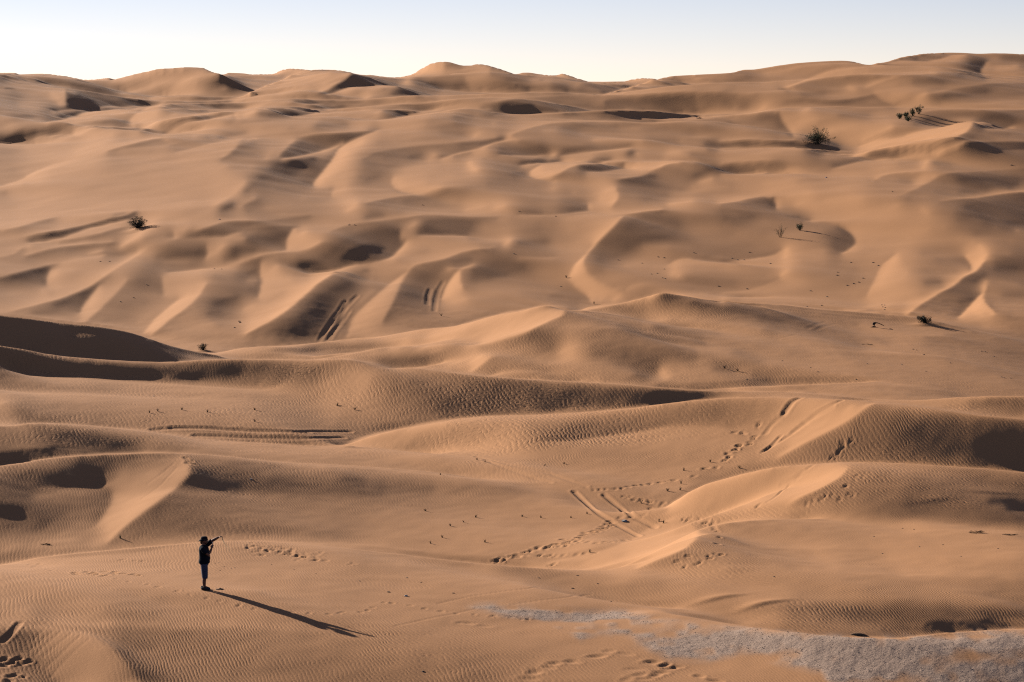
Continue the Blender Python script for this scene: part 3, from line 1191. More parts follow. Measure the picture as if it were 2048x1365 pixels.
s 108: 200,510 350,530
s 128: 50,540
s 118: 420,570
c 154,89: 390,425 430,500 490,580
c 130,103: 420,350 520,340 650,350 800,345 950,320 1020,305
s 106: 550,300 700,290
s 89: 800,350 900,335 1000,320
c 150,102: 1030,300 1100,345 1180,370
s 125: 700,380 900,390 1100,390
s 116: 800,440 1000,440
s 152: 550,420 600,390
s 157: 520,500 650,480
s 160: 700,560 900,560
s 152: 800,500 1000,510
s 166: 950,620 1050,580 1150,520
s 140: 850,620
c 140,110: 1380,420 1500,410 1700,410 2048,405
s 95: 1450,450 1600,450 1800,450
s 103: 1900,440
s 89: 1400,460
s 113: 1300,500 1500,490
s 142: 1180,560 1250,530
c 140,169: 930,650 1050,610 1200,590 1350,550 1500,520 1620,490 1700,485
s 171: 1000,670 1200,630 1400,590 1600,530
c 116,169: 1700,490 1660,550 1560,600 1420,665
s 56: 1760,500 1850,510
s 106: 1720,530
c 71,140: 1780,525 1880,530 1980,510
s 113: 1800,560 1950,570
s 120: 2000,540
s 106: 1700,590 1600,620
s 58: 100,640 300,640 500,635
s 46: 580,640 680,650 780,665
c 142,70: 0,625 150,622 350,628 500,615
c 64,142: 0,655 200,660 400,658 560,658
s 140: 100,690 400,700
s 128: 700,700 850,690
s 142: 100,600 350,610
s 71: 1050,720 1200,705 1350,690
s 62: 1250,695 1400,680
c 166,82: 900,720 1050,690 1200,680 1350,672 1420,665
c 92,140: 750,800 900,760 1050,735 1200,725 1400,700
s 97: 750,780 850,755
s 118: 600,790
c 166,70: 1420,670 1410,700
s 168: 1450,690 1500,660
c 168,116: 1460,720 1550,690 1620,640 1680,625
c 125,78: 1640,635 1720,622 1850,620 2048,622
s 68: 1750,645 1900,650 2040,655
s 92: 1650,660 1700,670
c 74,113: 1800,672 1950,675 2048,672
s 116: 1550,730 1750,720 2000,700
s 162: 1370,780 1360,800 1390,750
s 110: 1430,760 1550,770
s 128: 1200,770 1330,750
s 144: 1000,780 1150,750
c 140,92: 0,775 150,770 350,772
s 89: 50,800 200,810 320,820
c 95,142: 0,835 200,833 330,830 430,815
s 142: 100,860 400,850
s 125: 550,830 700,840
s 152: 300,900 500,890
s 157: 600,950 300,980
s 135: 800,870
s 130: 1000,880
c 152,123: 1040,880 1100,850 1200,835 1330,840
s 116: 1200,870 1280,890
s 157: 1070,870
s 152: 1320,900 1380,890
c 140,112: 1200,985,140,130 1300,945 1400,895,142,110 1480,850 1560,830,132,106 1700,822 1900,810,125,108 2048,800
s 85: 1600,870 1750,870 1900,870
s 71: 1650,900 1850,890 2000,890
s 98: 1500,900
s 110: 1450,950 1600,950
s 92: 1950,930
s 162: 1440,860
s 160: 900,1000 700,1020
s 157: 500,1040
s 106: 150,1040 280,1020
s 152: 1100,1050
s 130: 1300,1000
T I
s 80: 420,110 560,120
s 75: 600,150 720,165
s 85: 800,190 920,210
s 105: 1000,240
s 135: 150,170 400,190 600,220
s 130: 700,250 900,280
s 115: 100,220 250,250
s 95: 20,200 100,230 300,290
s 105: 450,340 600,390
s 130: 300,240 500,300 700,350
s 140: 900,350 1100,400
s 60: 30,330 130,350 230,385
s 65: 350,420 450,440
s 80: 560,470 650,500
s 95: 750,530 900,570
s 105: 1050,590 1200,598
s 120: 250,330 400,380 600,440 800,490 1000,540
s 110: 60,390 150,400
s 135: 150,430 300,450 500,510
s 120: 50,410
s 60: 10,440 30,440
s 160: 60,460 90,490
s 140: 200,490
s 130: 650,540
s 140: 1200,300 1400,350 1600,400
s 125: 1150,250 1300,290
s 110: 1000,280 1150,300
s 120: 1500,260 1700,290 1900,310
s 130: 1700,220 1900,250
s 115: 1900,340 2040,360
s 140: 1700,350
s 135: 1400,450 1700,480 1950,520
s 125: 1400,570 1700,570
s 130: 1100,470
c 130,140: 0,505 200,517 400,530 600,545 800,558 1000,575 1150,592 1280,604 1450,605 1600,598 1750,588 1850,583 2048,585
s 75: 40,525 120,540 250,555 350,558
s 60: 30,600 100,590
s 70: 20,560 150,575 250,585
s 135: 500,560 700,575
s 130: 1350,620 1500,640
s 145: 1600,610
s 60: 1850,605 1950,605 2040,610
s 55: 1950,630 2040,640
s 100: 1750,625 1900,650
s 125: 1800,680 1950,690
c 130,135: 0,632,60,125 150,612 300,598,90,130 450,590,135,140 620,588 800,590 950,600 1050,608 1200,615 1260,615 1400,630 1550,650 1700,675 1850,695 2048,710
s 110: 50,660 200,640
s 75: 30,730 100,735 200,720
s 60: 10,740
s 90: 250,720 350,700
s 105: 300,670 400,650
s 125: 500,640
c 90,135: 0,765 100,752 220,748 350,755 460,770
s 130: 50,800 250,790
s 125: 450,730 520,760
s 140: 560,700 640,660
s 130: 600,740
s 172: 800,640 900,640 1000,630
s 178: 1100,640 1050,690
s 172: 950,700 900,760
s 175: 850,830 750,880
s 165: 700,780 650,850
s 155: 700,690 750,630
c 135,178: 1240,618 1180,650 1100,715 1000,770 900,820 800,870 700,925
s 125: 1250,650 1200,700 1080,760
s 110: 1400,680 1350,720
s 90: 1500,720 1600,700
s 70: 1500,780 1650,750
s 110: 1600,668 1800,705 2000,730
s 55: 1700,780 1850,790 2030,790
s 45: 1750,850 1900,860 2040,860
s 42: 1900,910 2040,915
s 75: 1400,800 1500,830
s 100: 1300,780 1350,830
s 115: 1150,800 1250,860
s 120: 950,860 1050,900
s 80: 1550,870 1650,910
s 110: 1400,890
s 120: 1200,910
s 140: 350,830 500,830 550,880
s 135: 200,880 400,900
T H
s 120: 1300,190 1400,160
s 110: 1250,240 1300,230
s 95: 1200,290 1280,330
s 85: 1250,340 1330,360
s 110: 1150,290
s 165: 1380,360 1430,350 1450,370
s 130: 1500,220 1700,220
s 105: 1600,240 1800,260 2000,290
s 115: 1500,260
s 120: 1600,300
s 85: 1600,370 1750,380 1900,370
s 60: 1680,400 1780,430 1880,460
s 55: 1800,440 1900,470
s 95: 1900,330 2040,370
s 80: 1950,430
s 165: 1960,470 1990,500
s 125: 1500,420 1650,460 1800,490
s 130: 1300,440 1450,470
s 105: 1050,360 1150,380 1280,400
s 105: 900,350 1000,330 1100,310
s 95: 1000,320 1080,330
s 110: 1000,420 1100,450 1250,460
s 100: 1000,470 1200,470 1300,490
s 140: 1250,420
s 150: 550,350 700,320
s 85: 300,420 450,410 600,395
s 75: 380,420 500,415
s 110: 700,350 800,340
s 130: 700,400
s 170: 850,430 900,400 930,400
s 160: 780,450
c 115,168: 960,405 920,440 850,490
s 150: 720,440
c 130,140: 0,410 240,418 350,460,110,135 500,458,110,130 650,470 800,490 950,505 1100,518 1300,532 1500,545 1700,555 1900,570 2048,582
s 165: 1000,495 1080,488 1180,500
c 110,160: 955,500 1050,482 1150,485 1250,505
s 130: 1350,515 1600,535
s 155: 100,450
s 165: 150,500 250,520
s 160: 200,600
s 140: 30,500
s 140: 350,520
s 120: 400,600 500,620
s 110: 500,540 700,560
s 125: 600,490
s 100: 600,650 800,620
s 90: 700,700 850,690 1000,700
s 95: 900,580 1100,590
s 110: 800,530 1000,540 1300,560
s 85: 1200,640 1350,630
s 70: 1400,610 1550,600
s 55: 1600,610 1800,610
s 40: 1850,620 2030,620
s 120: 1500,565 1800,585 2040,595
s 60: 1500,660 1700,650
s 70: 1250,700 1400,690
s 80: 1100,720
s 130: 1350,715 1500,700 1600,690
s 45: 1750,680 1950,655
s 140: 100,700 300,740
s 130: 100,760 400,770
s 120: 550,720 650,760
s 125: 50,830 300,820
s 130: 50,880
s 130: 450,690
c 120,165: 95,918 150,885 250,850 400,815,120,165 600,775 800,748,100,155 1000,740,100,145 1200,736,130,140 1400,728 1600,705,110,140 1800,685,60,130 2048,658,50,125
s 170: 200,890 350,860
s 165: 500,820 700,790
s 160: 300,900 500,890
s 155: 700,850
s 140: 900,790 1100,780
s 150: 900,880 1100,890
s 120: 1200,780 1300,780
s 95: 1300,840 1400,850
s 80: 1400,820 1550,800 1650,800
s 75: 1500,850 1650,840 1720,820
s 110: 1500,760 1700,740 1900,710
s 75: 1800,770 1900,750 2040,740
s 50: 1900,790 2040,770
c 80,130: 1250,890 1400,885 1550,870 1700,850 1850,828 2048,800
s 130: 1500,930 1700,890 1900,870
s 135: 1200,930
s 120: 2000,850
T G
s 60: 50,65 200,85
s 70: 350,100 500,115
s 75: 650,135
s 55: 20,85
s 100: 50,120 100,130
s 85: 200,130 300,140
s 125: 420,155 480,155 550,155
s 55: 100,160 300,170
s 42: 380,185 300,210
s 36: 450,200 600,190 750,190
s 34: 400,240 600,250 800,250
s 40: 850,230
s 60: 700,155
s 75: 850,190
s 60: 900,260
s 95: 950,220 1000,250
s 115: 1100,260 1150,280
s 130: 1250,280
s 80: 80,190
s 115: 40,213 110,208
s 90: 200,220
s 55: 250,240
s 140: 1300,245 1500,240
s 130: 1350,270 1700,265 2000,255
s 70: 1600,235 1750,232 1850,220
s 85: 1900,205 2000,205
c 45,145: 0,208,90,140 130,230,80,145 300,262,45,145 450,280,40,150 700,297,40,150 850,302,45,140 1000,303,80,140 1100,298,120,135 1250,290,130,125 1500,290,130,110 1700,292 2048,293,135,140
s 85: 30,260 100,280
s 60: 30,310 150,310
s 40: 100,330 250,330 400,345
s 115: 250,290 400,310
s 110: 600,320 800,325
s 80: 1000,330 1150,320
s 38: 500,350 700,370 900,370
s 36: 1000,400 1200,390 1400,370
s 34: 1300,430 1500,440
s 45: 1450,340 1550,350
s 70: 1350,310 1550,310
s 40: 1600,430
s 60: 1650,370
s 90: 1700,340
s 120: 1850,340 1950,310
s 100: 1750,390 1850,380
s 150: 2000,340
c 36,130: 0,345,60,120 150,355 350,378 600,400 800,412 1000,430 1200,445 1400,458 1550,460 1640,435 1690,405,60,120
s 135: 100,420 500,430
s 130: 200,520 600,500 1000,480 1300,490
s 115: 1550,490 1700,470 1800,480
s 105: 1650,520
s 150: 1900,440 2020,450
s 120: 100,560 400,560 700,550
s 125: 1000,560 1500,560
s 140: 1900,560 2000,600
s 120: 300,620 700,620 1100,640 1500,640
s 130: 1900,680
s 110: 1100,720 1500,730 1900,740
s 120: 1950,780
s 175: 5,555
s 150: 50,700 20,740
s 140: 100,660
c 120,150: 100,668 250,662 400,668 550,680 750,695 900,712 1100,738 1300,762 1500,780 1700,793 1950,802 2048,806
s 120: 200,690 400,690
s 85: 350,740 450,740 600,760
s 70: 480,790 580,800
s 60: 500,820 640,810
s 75: 700,790
s 110: 250,760
s 140: 700,720 900,740
s 110: 750,770
s 130: 850,800 1000,790
s 145: 1200,800 1500,830 1900,840
s 140: 120,760
s 130: 100,800 250,810
s 100: 350,830 450,835
s 115: 50,850 200,840
s 80: 40,880 150,875 250,865
c 100,135: 0,913,70,140 150,890,80,145 300,868,100,150 500,850,70,150 700,838,70,140 850,834,110,135 1000,836 1150,845,135,150 1400,865 1600,885 1800,903 2048,918
T J
s 145: 100,140 250,120
s 105: 100,190 200,180
s 80: 180,220 260,230
s 65: 250,250 350,250
s 100: 350,180
s 90: 400,220 480,220
s 120: 500,160 450,130
s 60: 40,250 100,265
s 145: 600,130
s 165: 700,170 650,240
s 150: 800,110
s 172: 850,200 750,300
s 175: 950,240 850,340
s 178: 1000,200 700,430
s 170: 640,420 600,500
c 120,175: 1035,95 1060,150 1055,200 1000,260 900,340 780,430 680,510 600,590
c 70,120: 220,270 400,265 540,258
s 130: 300,290 450,280 550,290
c 165,120: 560,260 620,290 625,340 590,410 540,480
s 115: 200,320 400,340
s 120: 500,380
s 75: 100,340
s 45: 30,380 130,400
s 36: 30,430 120,430
s 60: 250,420
s 90: 350,430
s 115: 450,430
s 75: 100,490 250,490
s 110: 50,540 300,540
s 130: 450,540
s 150: 560,500
s 135: 200,575 400,570
s 105: 1120,170 1200,200
s 105: 1250,250 1350,270
s 120: 1150,280 1050,340
s 125: 950,420 900,500
s 130: 800,550
s 135: 1300,120 1600,150
s 115: 1500,240 1700,250 1900,260
s 120: 1400,350 1700,370
s 135: 1200,420 1600,470 1900,480
s 130: 1000,520 1500,550 1900,560
c 135,150: 0,698 200,672 500,655 750,640 950,605 1100,585 1250,572 1450,568 1700,575 1970,590
s 130: 50,640 300,620 500,620
s 145: 50,600
s 150: 100,730 300,710
s 150: 700,680 1000,640
s 140: 1300,610 1600,640
s 140: 300,850 600,880
s 150: 100,800
s 145: 1000,760 1400,750 1800,700
s 140: 1700,850
s 125: 600,960 900,970
s 135: 200,950
s 150: 1300,900
s 140: 1300,1000 1700,960
s 150: 300,1030 600,1040
s 135: 1200,1150 1700,1150
s 120: 700,1120 850,1180
s 130: 900,1250 1300,1280 1800,1280
s 110: 650,1180 720,1250
c 125,160: 200,1040 300,1060 480,1090 560,1130 640,1190 720,1280 780,1365
s 165: 300,1120 450,1160 560,1220
s 165: 400,1280 600,1300
s 150: 100,1100 50,1060
s 130: 180,1080
s 150: 150,1150
s 150: 250,1250
s 120: 80,1200
s 125: 100,1330
c 160,125: 160,1200 240,1280 330,1365
T K
c 125,150: 0,40 250,50 450,65 620,80
s 140: 50,80 300,100
s 135: 600,120 800,130
c 140,130: 0,142 200,162 400,182 600,203 800,218 1000,235 1200,250
s 100: 100,215 300,240 500,250
s 95: 200,260 400,280 600,275
s 105: 700,270 900,280 1100,290
s 120: 300,330 600,340 900,340 1200,340
s 135: 200,430 700,420 1200,420
s 145: 300,520 800,540
s 150: 600,610 900,620
s 125: 1300,310 1420,350
s 145: 1000,200 1300,230 1600,250
s 140: 1700,180
s 130: 1400,110 1800,80
s 140: 1400,450 1600,380 1800,330
s 150: 1300,520 1600,500
s 160: 1500,600 1300,660
s 165: 1930,330
c 150,168: 1250,690 1500,640 1650,590 1800,510 1970,430
s 175: 1700,640 1850,550 1950,500
s 178: 1900,600
s 170: 1600,680 1450,690
c 130,176: 1970,645 1850,690 1750,730
c 150,135: 0,582 250,600 500,630 700,658 900,680 1100,697 1300,715 1550,735
s 130: 200,640 500,670 800,700
s 125: 1000,730 1300,750 1600,770
s 120: 1700,830 1900,800
s 145: 300,760 700,800 1100,800
s 140: 1400,830
s 145: 300,870 700,880 1200,880
s 140: 1600,930 1900,960
s 140: 600,1000 900,1000
s 135: 300,1100 800,1100
s 140: 1300,1050
s 130: 400,1250 900,1200
s 120: 800,1290 900,1340
s 135: 1400,1250 1700,1300
s 140: 1600,1180
s 125: 200,1330
T M
c 140,165: 90,390 130,345 250,270 400,215 550,180 700,150 850,135 1000,128,125,160 1100,125,120,140 1350,128,115,130 1550,140,110,125 1750,152,60,115 1900,165,42,115 2048,178,40,115
s 160: 200,320 400,250 600,200
s 165: 300,340 500,300
s 172: 700,250 900,180
s 178: 850,260 1000,180
s 170: 600,340
c 125,178: 1075,165 1030,210 950,260 850,310 760,360
c 165,140: 90,410 200,395 350,385 500,378 600,372 760,362
s 120: 1150,180 1100,250
s 105: 1250,200 1300,280
s 85: 1450,210 1600,230
s 70: 1500,290 1650,290
s 60: 1750,230 1900,260
s 45: 1850,340 2000,330
s 42: 1950,380 2040,370
s 75: 1400,330 1550,340
s 60: 1650,350 1750,350
s 100: 1200,320
s 120: 1000,320
s 110: 1300,380 1450,400
s 95: 1600,400 1750,410
s 85: 1900,440 2030,450
s 110: 1700,450 1850,470
s 95: 1800,200 1950,210
s 80: 2000,270
s 130: 1000,400 1200,430
s 145: 1400,470 1600,490 2000,510
s 130: 500,420 800,430
s 40: 1800,60 2000,80
s 45: 1950,140
s 75: 1550,60
s 110: 1300,50 1400,90
s 110: 1600,110 1750,140
s 125: 1100,100 1300,110
s 125: 900,60
s 130: 700,120 800,100
s 145: 500,130 350,150
s 155: 750,40 600,110
s 140: 200,100 100,200
s 125: 100,50
s 150: 200,250 50,300
s 176: 100,560 200,530
s 178: 50,600
s 165: 100,480 30,500
s 160: 180,470
c 120,178: 220,465 260,500 245,545 180,600 100,640 0,675
s 115: 330,520 300,580
s 110: 350,560 450,540
s 120: 400,450 600,480
s 125: 600,560 700,600
s 115: 550,520
s 120: 250,640 400,650
s 135: 150,690 400,700
s 135: 850,500
s 145: 900,600 1000,680
s 150: 1200,560 1500,560 1900,580
s 155: 1300,640 1700,640 2000,640
s 145: 1400,720 1800,720
s 130: 1900,790 2030,800
s 110: 2000,900
s 125: 700,740 1000,780
s 120: 300,770 500,800
s 115: 1100,840
s 125: 1500,810 1700,840
s 105: 800,860 1000,890
s 90: 900,910 1100,930
s 90: 1350,880 1500,900
s 70: 1100,960 1250,970
s 60: 1300,990 1450,1000
s 65: 1550,1000 1700,980
s 50: 1500,1030 1650,1040
s 85: 1800,950 1950,980
s 80: 1800,1020 2000,1020
s 110: 1000,1000 1150,1040
s 120: 900,980
s 100: 1350,1050
s 135: 300,900 100,930
s 140: 700,1000 500,1010
c 120,140: 0,975 200,1000 400,1030 600,1045 800,1060 960,1075,110,150 1150,1078,90,155 1300,1080 1500,1080,70,150 1700,1060,75,150 1850,1045 2048,1038
s 130: 200,1050 500,1100
s 125: 50,1080 150,1120
s 135: 800,1100 1100,1120
s 150: 1300,1100 1600,1090 1900,1080
s 130: 1200,1150 1600,1150 2000,1180
s 120: 1000,1230 1500,1250 2000,1280
s 140: 300,1200 700,1250
s 140: 100,1300 500,1310
s 145: 800,1200
"""
# ------------------------------------------------------------------ ground sheet
def vnoise(x,y,seed=0):
    """smooth gradient-like value noise, about -1..1"""
    xi=np.floor(x).astype(np.int64);yi=np.floor(y).astype(np.int64);fx=x-xi;fy=y-yi
    def h(i,j):
        n=(i*374761393+j*668265263+seed*1442695041)&0x7fffffff
        n=((n^(n>>13))*1274126177)&0x7fffffff
        return ((n^(n>>16))&0xffff)/32767.5-1
    sx=fx*fx*fx*(fx*(fx*6-15)+10);sy=fy*fy*fy*(fy*(fy*6-15)+10)
    return (h(xi,yi)*(1-sx)+h(xi+1,yi)*sx)*(1-sy)+(h(xi,yi+1)*(1-sx)+h(xi+1,yi+1)*sx)*sy
PAINT=raster(parse(PAINT_TXT))
GA,GL,GZ=build(PAINT,log=lambda *a:None)
def up_cols(z,A,A2):
    """cubic interpolation along the columns"""
    t=(A2-A[0])/(A[1]-A[0]);i=np.clip(t.astype(int),1,len(A)-3);f=(t-i)[None,:]
    a,b,c,d=z[:,i-1],z[:,i],z[:,i+1],z[:,i+2]
    return .5*(2*b+(c-a)*f+(2*a-5*b+4*c-d)*f*f+(3*b-a-3*c+d)*f**3)
MA=np.linspace(GA[1],GA[-3],940);ML=GL.copy()
MZ=up_cols(GZ,GA,MA)
MY=np.exp(ML)[:,None];MX=MY*MA[None,:]
MK=MZ/MY;MVIS=MK>=np.maximum.accumulate(MK,0)-1e-9
MU,MV=proj(np.broadcast_to(MA[None,:],MK.shape),MK)
TONE=sample(PAINT,MU,MV)
def hit(u,v):
    """world point of the first ground the pixel ray (u,v) meets"""
    a,k=ray(u,v);j=(a-MA[0])/(MA[1]-MA[0]);j0=int(min(max(j,0),len(MA)-2));f=j-j0
    kc=MK0[:,j0]*(1-f)+MK0[:,j0+1]*f
    w=np.where(kc>=k)[0];i=int(w[0]) if len(w) else len(ML)-1
    i=max(i,1);t=(k-kc[i-1])/(kc[i]-kc[i-1]+1e-12);t=min(max(t,0),1)
    Y=math.exp(ML[i-1]*(1-t)+ML[i]*t)
    return Y*a,Y,height(Y*a,Y)
def height(x,y):
    j=(x/y-MA[0])/(MA[1]-MA[0]);i=np.interp(math.log(y),ML,np.arange(len(ML)))
    j=min(max(j,0),len(MA)-1.001);i=min(max(i,0),len(ML)-1.001)
    i0,j0=int(i),int(j);fi,fj=i-i0,j-j0
    return float((MZ[i0,j0]*(1-fj)+MZ[i0,j0+1]*fj)*(1-fi)+(MZ[i0+1,j0]*(1-fj)+MZ[i0+1,j0+1]*fj)*fi)
# gentle unevenness
MZ=MZ+np.where(MY<260,.012*vnoise(MX/1.7,MY/1.7+0*MX,3)+.006*vnoise(MX/.6,MY/.6+0*MX,5),0)+np.where(MY>230,.05*vnoise(MX/5,MY/5+0*MX,7),0)
MK0=MK.copy()
TXY={'F':(1300,380,2.738),'B':(0,380,2.926),'D':(650,380,2.926),'G':(0,620,2.926),'H':(650,580,2.926),'I':(1300,580,2.738),'J':(0,880,2.814),'K':(650,880,2.814),'M':(1300,880,2.738)}
def tpts(t,s):
    o=TXY[t];return [(o[0]+float(p.split(',')[0])/o[2],o[1]+float(p.split(',')[1])/o[2]) for p in s.split()]
def window(x,y,r):
    i0,i1=np.searchsorted(ML,[math.log(max(y-r,58)),math.log(y+r)]);aj=MA[1]-MA[0]
    j0=int(max(0,((x-r)/y-MA[0])/aj-2));j1=int(min(len(MA),((x+r)/y-MA[0])/aj+3))
    return slice(max(i0-1,0),i1+1),slice(j0,j1)
def pit(x,y,ang,ln,wd,dep,rim=.3):
    si,sj=window(x,y,ln*2.2)
    dx=MX[si,sj]-x;dy=(MY[si]-y)+0*dx
    c,s=math.cos(ang),math.sin(ang);p=(dx*c+dy*s)/ln;q=(-dx*s+dy*c)/wd
    r=np.sqrt(p*p+q*q)
    MZ[si,sj]+=-dep*np.exp(-(r**3)*1.2)+dep*rim*np.exp(-((r-1.45)/.35)**2)
rng=random.Random(5)
def prints(pts,size=.15,dep=.06,jit=0.0):
    dep=dep*.8
    for n,(u,v) in enumerate(pts):
        if jit: u+=rng.uniform(-jit,jit);v+=rng.uniform(-jit,jit)*.5
        x,y,z=hit(u,v)
        pit(x,y,rng.uniform(-.5,.5)+(.4 if n%2 else -.2),size*rng.uniform(.85,1.2),size*rng.uniform(.55,.75),dep*rng.uniform(.7,1.2))
def densify(pts,step):
    o=[]
    for (a,b),(c,d) in zip(pts[:-1],pts[1:]):
        n=max(1,int(math.hypot(c-a,d-b)/step))
        o+=[(a+(c-a)*t/n,b+(d-b)*t/n) for t in range(n)]
    return o+[pts[-1]]
TR=tpts('K','960,680 1000,668 1075,655 1090,645 1120,640 1150,630 1165,620 1190,608 1240,605 1265,600 1300,590 1340,585 1360,578 1385,572 1400,560 1430,550 1440,540 1465,527 1500,520 1525,510 1550,500 1565,488 1590,475 1605,455')
prints(densify(TR,7),.16,.085,2.2);prints([(u+4,v+3) for u,v in TR],.15,.07,3)
prints(densify(tpts('K','1330,562 1480,575 1530,580 1580,575 1640,570 1690,565 1730,560'),9),.15,.07,2)
prints(tpts('K','1200,655 1215,650 1250,658 1270,652 1290,655 1345,650 1420,645 1460,642 1520,640 1290,700 1270,710'),.15,.06)
prints(densify(tpts('K','1510,280 1580,278 1640,277 1670,272 1710,265 1750,258 1790,253 1830,248 1870,242 1920,235'),9),.16,.08,1)
prints(densify(tpts('K','1680,318 1710,325 1740,333 1780,340 1820,348 1835,350'),8),.16,.08,1)
prints(tpts('K','1660,440 1720,435 1780,430 1800,420 1830,390 1890,370 1905,355'),.15,.07)
prints(tpts('M','485,30 468,55 425,72 432,95 410,115 365,155 300,160 240,200 130,222 60,235'),.19,.1)
prints(tpts('M','1050,20 1060,32 1055,42 1035,60 1025,72 1005,88 1015,95 985,108 1105,8 1095,14'),.14,.06)
prints(tpts('M','180,435 200,442 215,432 270,435 300,440 320,440 300,455 340,465 350,478 370,500 355,490 380,535 370,570 385,630 360,625 320,635 330,650 275,670 255,683 190,695 210,632 395,628 150,665'),.13,.06)
prints(tpts('M','1130,195 1165,205 1120,220 1075,245 1070,255 1115,300 1095,297 1000,295 965,308 940,320 1040,320 890,340 860,350'),.12,.045)
prints(tpts('I','465,780 500,785 515,790 600,735 590,745 570,815 575,805 545,835 550,845 485,850 490,858 465,878 425,893 435,915'),.18,.085)
prints(tpts('J','430,755 420,748 490,745 520,750 510,758 535,755 555,760 590,742 580,768 600,765 650,745 660,757 640,752 700,755 775,765 750,760'),.14,.06)
prints(tpts('J','650,785 720,800 800,810 830,815 890,830 1000,850 1070,875 1165,890 1235,912 1345,930 1430,950 1640,975 1740,975 1850,980 1930,970 1910,975'),.1,.035)
for _ in range(85):
    t=rng.random();prints([(500+t*145+rng.gauss(0,9),1095+t*22+rng.gauss(0,5))],.11,.035)
prints(tpts('J','160,705 180,700 200,710 230,715 270,730 190,715 220,700 290,735 680,680 700,675 760,680 800,685'),.11,.03)
prints(tpts('J','30,1230 50,1250 60,1258 110,1235 125,1255 100,1230 20,1270 10,1240 60,1330 120,1335 90,1322 50,1355 160,1250 80,1245'),.14,.075)
prints(tpts('K','740,978 655,963 560,950 480,933 840,985 940,995 960,996 1050,1000 1110,1010 1140,1012 330,915 380,918 270,945 150,695 165,700 140,703 240,960 200,970 1030,998'),.1,.035)
prints(tpts('K','1190,1300 1175,1310 1280,1260 1310,1255 1400,1250 1380,1245 1540,1215 1520,1222 1740,1290 1830,1255 1880,1310 1750,1330 1150,1345 1600,1190 1690,1205 1790,1320 1260,1280 1700,1350 1800,1345 820,1035 900,1050 780,1030'),.24,.022)
prints(tpts('M','20,1215 80,1235 150,1245 60,1275 270,1295 110,1250 360,1320 30,1290'),.2,.045)
def groove(pts,wd,dep,rim=.5):
    P=[hit(u,v)[:2] for u,v in densify(pts,3.0)]
    P=np.array(P)
    # smooth the ground track
    for _ in range(6): P[1:-1]=.25*P[:-2]+.5*P[1:-1]+.25*P[2:]
    n=len(P)
    si,sj=None,None
    done=np.full(MZ.shape,np.inf,np.float32)
    for k in range(n-1):
        (x0,y0),(x1,y1)=P[k],P[k+1];L_=math.hypot(x1-x0,y1-y0)
        if L_<1e-4 or L_>14: continue
        si,sj=window((x0+x1)/2,(y0+y1)/2,L_/2+wd*3)
        dx=MX[si,sj]-x0;dy=MY[si]-y0+0*dx
        t=np.clip((dx*(x1-x0)+dy*(y1-y0))/L_**2,0,1)
        d=np.hypot(dx-t*(x1-x0),dy-t*(y1-y0))/wd
        done[si,sj]=np.minimum(done[si,sj],d)
    m=np.isfinite(done);d=done[m];MZ[m]+=-dep*np.exp(-d**4)+dep*rim*np.exp(-((d-1.5)/.35)**2)
# vehicle tracks
groove(tpts('B','1870,880 1900,830 1940,770 1990,700 2020,650'),.26,.03)
groove(tpts('B','1920,880 1960,820 2000,770 2040,710'),.26,.03);groove(tpts('D','0,830 60,770 130,680 190,620'),.26,.03)
groove(tpts('D','0,880 50,820 90,760 130,650'),.24,.022)
groove(tpts('D','598,670 600,620 615,580'),.26,.03);groove(tpts('D','640,710 648,640 665,580 690,540'),.26,.03)
groove(tpts('G','900,703 1000,693 1150,688 1300,695 1500,706 1750,712 2040,712'),.28,.045)
groove(tpts('G','1150,737 1300,740 1500,748 1700,752 1900,750 2000,748'),.28,.045);groove(tpts('G','1010,690 1250,698 1500,713 1800,716'),.25,.03)
groove(tpts('K','850,95 1000,130 1250,185 1400,240 1470,262'),.14,.025);groove(tpts('K','1400,290 1450,340 1510,395 1555,425 1620,465 1700,510 1765,543'),.14,.045)
groove(tpts('K','900,115 1050,170 1200,225 1270,242'),.14,.025);groove(tpts('K','1570,310 1640,370 1720,425 1800,465 1860,495'),.14,.045)
groove(tpts('K','640,920 800,885 1000,855 1200,830'),.07,.008);groove(tpts('K','1050,930 1200,905 1400,880 1500,870'),.07,.008)
groove(tpts('K','400,1050 550,1015 700,985 850,950'),.07,.008)
groove(tpts('I','860,215 920,185 960,175'),.2,.005,1.);groove(tpts('I','900,225 960,200 1020,185'),.2,.005,1.);groove(tpts('I','700,270 800,245'),.2,.005,1.)
# slides down the slip faces
for t,s,w,d in (('I','820,592 780,610 755,645 740,670',.35,.13),('I','740,670 700,710 660,745 630,790',.25,.06),('I','1050,605 1000,625 930,665 850,725 780,780',.25,.09),
  ('I','1000,640 900,700 800,775 720,825 620,885',.25,.07),('I','715,800 680,840 630,880',.2,.09),('M','890,142 830,180 780,215 720,250',.16,.05),('M','860,175 760,250 680,320 580,372',.12,.04),('M','820,200 700,300',.1,.03),('M','610,345 580,372',.15,.06),
  ('J','110,1030 70,1080 20,1130',.2,.06),('J','450,1105 400,1150 350,1200 260,1280',.07,.025),('J','400,1090 330,1150 240,1220',.07,.022),('J','340,1080 250,1160 190,1220',.07,.02),('J','300,1075 220,1140 170,1180',.06,.018),('J','500,1120 430,1180 360,1250 280,1340',.07,.018),('J','250,1065 190,1120',.06,.02),
  ('J','1040,98 1060,115 1080,120',.2,.1),('J','1050,125 1070,140 1095,138',.2,.1),('J','980,130 900,200 830,250',.1,.02),('J','1000,150 900,260 800,330',.1,.02)):
    groove(tpts(t,s),w*.6,d*.5,.35)
